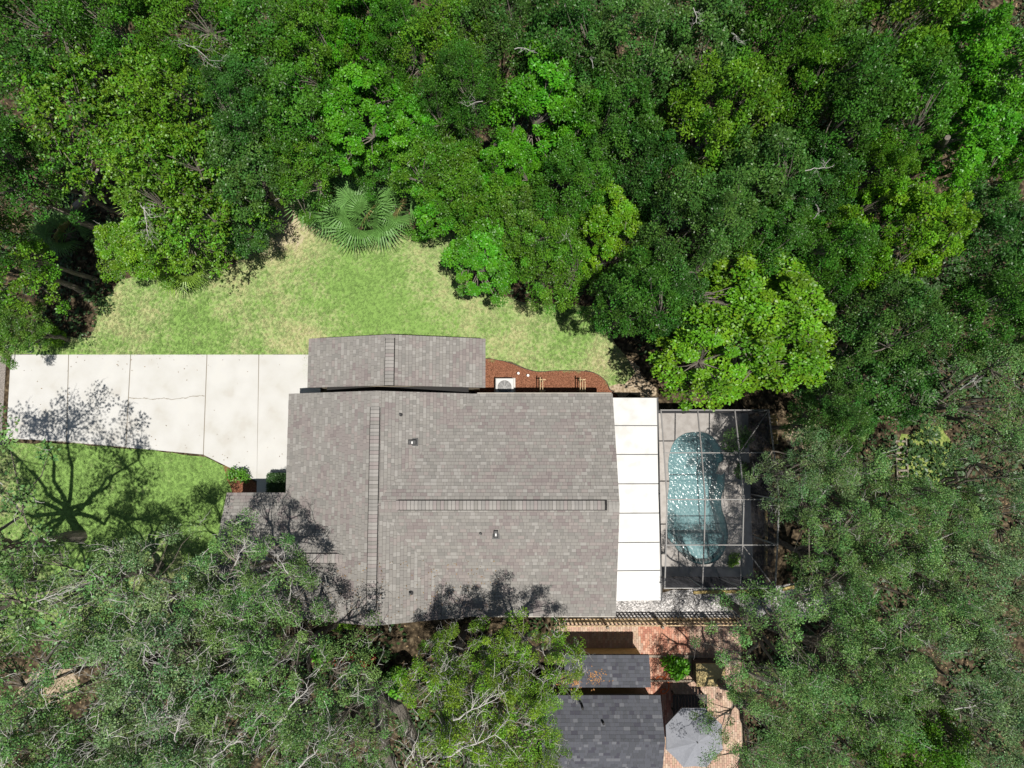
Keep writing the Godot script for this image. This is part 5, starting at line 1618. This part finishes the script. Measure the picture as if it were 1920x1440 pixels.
func plants() -> void:
	rng.seed = 32
	# clipped hedge in the entrance corner
	var hp: Vector3 = Vector3(-10.60, 0.80, 1.51)
	var hd := thing("boxwood_hedge", "square clipped dark hedge in the shaded entrance corner", "hedge", V(hp.x, 0, hp.z))
	var m := MB.new()
	for k in 5200:
		var p := V(rng.randf_range(-0.5, 0.5), rng.randf_range(0.0, 0.85), rng.randf_range(-0.45, 0.42))
		if rng.randf() < 0.6:
			p.y = rng.randf_range(0.78, 0.88)
		var nn := (Vector3.UP + ball_dir()).normalized()
		var along := ball_dir()
		var side := along.cross(nn).normalized()
		along = nn.cross(side)
		var f := rng.randf_range(0.6, 1.0)
		m.leaf(p, along * 0.06, side * 0.02, nn, Color(f, f, f))
	part("foliage", m.mesh(M.hedge), hd)
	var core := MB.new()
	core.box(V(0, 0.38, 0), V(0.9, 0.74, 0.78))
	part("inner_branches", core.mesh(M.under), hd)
	bush("leafy_shrub", "light green shrub in the small mulch bed by the front walk", Vector3(-12.59, 0.40, 1.19), V(0.5, 0.4, 0.45), M.leaf_mid, 900, 0.09)
	bush("leafy_shrub", "glossy green shrub growing in the brick patio", Vector3(7.34, 0.40, 9.70), V(0.6, 0.42, 0.5), M.leaf_bright, 1100, 0.16)
	bush("leafy_shrub", "dark shrub inside the pool cage at the shaded upper right", Vector3(10.39, 0.60, -0.37), V(0.7, 0.65, 0.7), M.leaf_dark, 1500, 0.13)
	bush("leafy_shrub", "green shrub on the deck beside the pool waist", Vector3(10.68, 0.40, 0.99), V(0.4, 0.4, 0.4), M.leaf_dark, 900, 0.13)
	bush("leafy_shrub", "yellowish shrub at the lower right corner of the pool", Vector3(10.16, 0.25, 5.05), V(0.4, 0.25, 0.35), M.leaf_yellow, 500, 0.10)
	bush("leafy_shrub", "low green shrub on the gravel at the lower right cage corner", Vector3(11.39, 0.20, 6.49), V(0.75, 0.25, 0.25), M.leaf_mid, 800, 0.09)
	bush("leafy_shrub", "bright green bush at the top of the sandy lawn corner", Vector3(-10.43, 0.90, -12.80), V(0.6, 0.9, 0.55), M.leaf_bright, 2200, 0.10)
	bush("leafy_shrub", "light green bush where lawn and driveway meet at the left", Vector3(-21.77, 0.70, -5.30), V(0.95, 0.6, 0.6), M.leaf_lime, 2600, 0.10)
	bush("leafy_shrub", "low green ground shrub right of the large fan palm", Vector3(-4.32, 0.30, -10.20), V(0.9, 0.35, 0.35), M.leaf_mid, 1600, 0.09)
	bush("leafy_shrub", "yellow green bush under the house's lower gable edge", Vector3(-7.60, 0.50, 7.82), V(0.6, 0.5, 0.3), M.leaf_yellow, 1100, 0.09)
	bush("leafy_shrub", "glossy green shrub beside the pale forked trunk", Vector3(-5.08, 0.60, 10.33), V(0.7, 0.6, 0.6), M.leaf_bright, 1300, 0.14)
	var mixed := [Color(1, 0.9, 0.8), Color(1, 0.6, 0.5), Color(0.12, 1, 0.3), Color(0.1, 0.9, 0.25)]
	bush("croton_shrub", "red and green leaved shrub left of the pale trunk below the house", Vector3(-7.64, 0.40, 9.29), V(0.5, 0.4, 0.35), foliage(0.42, 0.12, 0.05, 0.3), 700, 0.16, "red leaved shrubs below the house", mixed)
	bush("croton_shrub", "vivid red shrub at the upper end of the pale trunk", Vector3(-6.49, 0.30, 9.39), V(0.3, 0.28, 0.28), M.red_leaf, 420, 0.16, "red leaved shrubs below the house")
	bush("croton_shrub", "dark green shrub at the left of the red leaved shrubs", Vector3(-8.53, 0.40, 9.20), V(0.45, 0.35, 0.35), M.leaf_bright, 500, 0.16, "red leaved shrubs below the house")
	# pale trunks that stand or lean bare among the crowns
	var lt := thing("leaning_trunk", "pale grey bare trunk leaning in the dark gap at the left", "tree trunk", Vector3.ZERO)
	var lm := MB.new()
	lm.tube(bend(Vector3(-20.85, 0.00, -11.41), Vector3(-16.10, 6.40, -10.83), 0.2, 7), taper(0.19, 0.05, 7), 9)
	part("trunk", lm.mesh(M.grey_bark), lt)
	var l2 := thing("broken_trunk", "thick brown broken trunk standing above the bright crown at the upper right", "tree trunk", Vector3.ZERO)
	var l2m := MB.new()
	var ba: Vector3 = Vector3(16.47, 6.00, -11.22)
	l2m.tube(bend(V(ba.x, 0, ba.z), ba, 0.0, 4), taper(0.22, 0.15, 4), 9)
	l2m.tube(bend(ba, Vector3(14.68, 9.90, -10.47), 0.1, 5), taper(0.14, 0.09, 5), 9)
	part("trunk", l2m.mesh(M.bark), l2)
	var ft := thing("forked_oak", "pale forked oak trunk rising from the yard below the house", "tree", Vector3.ZERO)
	var fm := MB.new()
	var f0: Vector3 = Vector3(-6.42, 0.00, 9.97)
	var f1: Vector3 = Vector3(-5.40, 3.00, 10.23)
	var f2: Vector3 = Vector3(-5.00, 4.60, 10.75)
	var f3: Vector3 = Vector3(-3.97, 6.80, 11.59)
	var f4: Vector3 = Vector3(-4.31, 4.40, 10.04)
	var f5: Vector3 = Vector3(-2.97, 7.00, 11.50)
	fm.tube(PackedVector3Array([f0 + V(0, -0.1, 0), f0.lerp(f1, 0.5), f1, f2, f2.lerp(f3, 0.5) + V(-0.1, 0.1, 0), f3]), PackedFloat32Array([0.42, 0.33, 0.30, 0.24, 0.21, 0.17]), 10)
	fm.tube(PackedVector3Array([f1 + V(0, -0.2, 0), f4, f4.lerp(f5, 0.5) + V(0.1, 0, 0), f5]), PackedFloat32Array([0.26, 0.22, 0.2, 0.16]), 10)
	fm.tube(bend(f4.lerp(f5, 0.5), Vector3(-1.43, 8.00, 9.93), 0.2, 5), taper(0.13, 0.05, 5), 7)
	fm.tube(bend(f2, Vector3(-5.68, 7.50, 9.96), 0.2, 5), taper(0.13, 0.05, 5), 7)
	part("trunk", fm.mesh(M.grey_bark), ft)
	var tw := MB.new()
	for q in [f3, f5, Vector3(-1.43, 8.00, 9.93), Vector3(-5.68, 7.50, 9.96)]:
		for k in 4:
			twig_spray(tw, q, (V(0, 0.4, 0.2) + ball_dir()).normalized(), 1.3, 0.03, 2)
	part("twigs", tw.mesh(M.pale_bark), ft)


func litter_and_gravel() -> void:
	# undergrowth on the forest floor
	var clump := MB.new()
	for k in 46:
		var d := ball_dir()
		d.y = absf(d.y)
		var nn := (Vector3.UP + ball_dir() * 0.7).normalized()
		var along := (d + ball_dir() * 0.5).normalized()
		var side := along.cross(nn).normalized()
		along = nn.cross(side)
		var f := rng.randf_range(0.5, 1.0)
		clump.leaf(V(d.x * 0.32, d.y * 0.35, d.z * 0.32), along * 0.13, side * 0.036, nn, Color(f, f, f))
	var open := pv([-26.76, -4.86, -19.46, -5.11, -19.03, -8.73, -12.52, -8.99, -12.15, -12.95, -9.31, -12.95, -8.22, -10.56, -2.57, -10.83, -1.78, -7.69, 3.81, -7.17, 7.53, -3.08, 13.04, -2.58, 12.87, 8.14, 10.67, 8.61, 10.71, 14.61, 1.67, 14.61, 1.70, 8.14, -12.85, 8.61, -12.79, 10.01, -25.58, 10.01])
	var places := []
	for k in 3400:
		var q := Vector2(rng.randf_range(-27, 27), rng.randf_range(-24, 15.5))
		if inside(q, open):
			continue
		places.append(Transform3D(Basis(Vector3.UP, rng.randf() * TAU).scaled(Vector3.ONE * rng.randf_range(0.7, 2.0)), V(q.x, 0, q.y)))
	scatter("undergrowth", clump.mesh(M.under), places, PackedColorArray(), self, "low dark undergrowth on the forest floor", "undergrowth")
	# loose stones
	var st := MB.new()
	var sp := PackedVector2Array([Vector2(0.02, 0.0), Vector2(0.008, 0.018), Vector2(-0.014, 0.015), Vector2(-0.02, -0.004), Vector2(-0.006, -0.02), Vector2(0.014, -0.014)])
	st.prism(sp, 0.0, 0.018)
	var zone := pv([3.42, 6.41, 6.71, 6.57, 8.05, 6.38, 10.74, 6.34, 12.70, 6.17, 14.66, 5.95, 15.49, 6.48, 14.48, 7.38, 12.64, 7.67, 10.46, 7.57, 4.62, 7.57, 3.40, 7.57])
	places = []
	var cols := PackedColorArray()
	while places.size() < 9000:
		var q := Vector2(rng.randf_range(2.8, 16.0), rng.randf_range(5.0, 8.5))
		if not inside(q, zone):
			continue
		var f := rng.randf_range(0.18, 0.78)
		cols.append(Color(f, f * 0.97, f * 0.96))
		places.append(Transform3D(Basis.from_euler(V(rng.randf_range(-0.5, 0.5), rng.randf() * TAU, rng.randf_range(-0.5, 0.5))).scaled(Vector3.ONE * rng.randf_range(0.8, 2.0)), V(q.x, 0.02, q.y)))
	scatter("gravel_stones", st.mesh(M.chip), places, cols, self, "loose white and grey stones of the gravel strip", "gravel")
	# mulch chips
	var ch := MB.new()
	ch.box(V(0, 0.006, 0), V(0.07, 0.012, 0.02))
	var mz := pv([-1.39, -4.04, 0.00, -3.94, 1.26, -3.59, 3.27, -3.59, 4.27, -3.18, 4.46, -2.45, -1.38, -2.45])
	places = []
	cols = PackedColorArray()
	while places.size() < 2600:
		var q := Vector2(rng.randf_range(-1.4, 4.6), rng.randf_range(-4.3, -2.2))
		if not inside(q, mz):
			continue
		var f := rng.randf_range(0.5, 1.5)
		cols.append(Color(0.23 * f, 0.105 * f, 0.062 * f))
		places.append(Transform3D(Basis.from_euler(V(rng.randf_range(-0.3, 0.3), rng.randf() * TAU, rng.randf_range(-0.3, 0.3))), V(q.x, 0.032, q.y)))
	scatter("mulch_chips", ch.mesh(M.chip), places, cols, self, "loose red bark chips of the mulch bed", "mulch")
	# fallen leaves: on the shed roof and over the litter
	var fl := MB.new()
	fl.leaf(V(-0.045, 0, 0), V(0.09, 0, 0), V(0, 0, 0.024), Vector3.UP, Color.WHITE)
	places = []
	cols = PackedColorArray()
	for s in [[Vector3(2.22, 2.50, 9.55), 0.28, 120], [Vector3(2.67, 2.50, 9.70), 0.14, 80], [Vector3(3.51, 2.50, 9.49), 0.3, 90]]:
		for k in s[2]:
			var x: float = s[0].x + rng.randfn(0, s[1] * 0.7)
			var z: float = minf(s[0].z + rng.randfn(0, s[1] * 0.5), 10.0)
			var y := 2.25 + (z - 8.62) * 0.2143 + 0.025
			var f := rng.randf_range(0.6, 1.4)
			cols.append(Color(0.36 * f, 0.19 * f, 0.08 * f))
			places.append(Transform3D(Basis.from_euler(V(rng.randf_range(-0.4, 0.4), rng.randf() * TAU, rng.randf_range(-0.4, 0.4))), V(x, y, z)))
	scatter("roof_leaves", fl.mesh(M.chip), places, cols, self, "dry orange leaves lying on the small shed roof", "leaves")
	places = []
	cols = PackedColorArray()
	for k in 16000:
		var q := Vector2(rng.randf_range(-27, 27), rng.randf_range(-24, 15.5))
		if inside(q, open) and not (q.y > 7.2 and q.x < 2.0):
			continue
		var f := rng.randf_range(0.4, 1.5)
		cols.append(Color(0.23 * f, 0.165 * f, 0.095 * f))
		places.append(Transform3D(Basis.from_euler(V(rng.randf_range(-0.5, 0.5), rng.randf() * TAU, rng.randf_range(-0.5, 0.5))).scaled(Vector3.ONE * rng.randf_range(0.8, 1.7)), V(q.x, 0.02, q.y)))
	for k in 90:
		var q := Vector2(rng.randf_range(-23, -9.8), rng.randf_range(-4.4, 1.2))
		if rng.randf() < 0.7:
			q.y = rng.randf_range(-4.4, -3.6) if rng.randf() < 0.5 else rng.randf_range(-0.9, 0.6)
		var f := rng.randf_range(0.5, 1.2)
		cols.append(Color(0.23 * f, 0.165 * f, 0.095 * f))
		places.append(Transform3D(Basis.from_euler(V(rng.randf_range(-0.3, 0.3), rng.randf() * TAU, rng.randf_range(-0.3, 0.3))).scaled(Vector3.ONE * rng.randf_range(0.4, 0.9)), V(q.x, 0.068, q.y)))
	for k in 260:
		var q := Vector3(rng.randf_range(-9.0, -0.5), 0, rng.randf_range(4.5, 6.8))
		var f := rng.randf_range(0.5, 1.2)
		cols.append(Color(0.25 * f, 0.17 * f, 0.09 * f))
		places.append(Transform3D(Basis.from_euler(V(rng.randf_range(-0.4, 0.4), rng.randf() * TAU, rng.randf_range(-0.4, 0.4))).scaled(Vector3.ONE * rng.randf_range(0.5, 1.0)), V(q.x, roof_height(q) + 0.03, q.z)))
	scatter("fallen_leaves", fl.mesh(M.chip), places, cols, self, "brown fallen leaves scattered over floor, driveway edges and roof", "leaves")
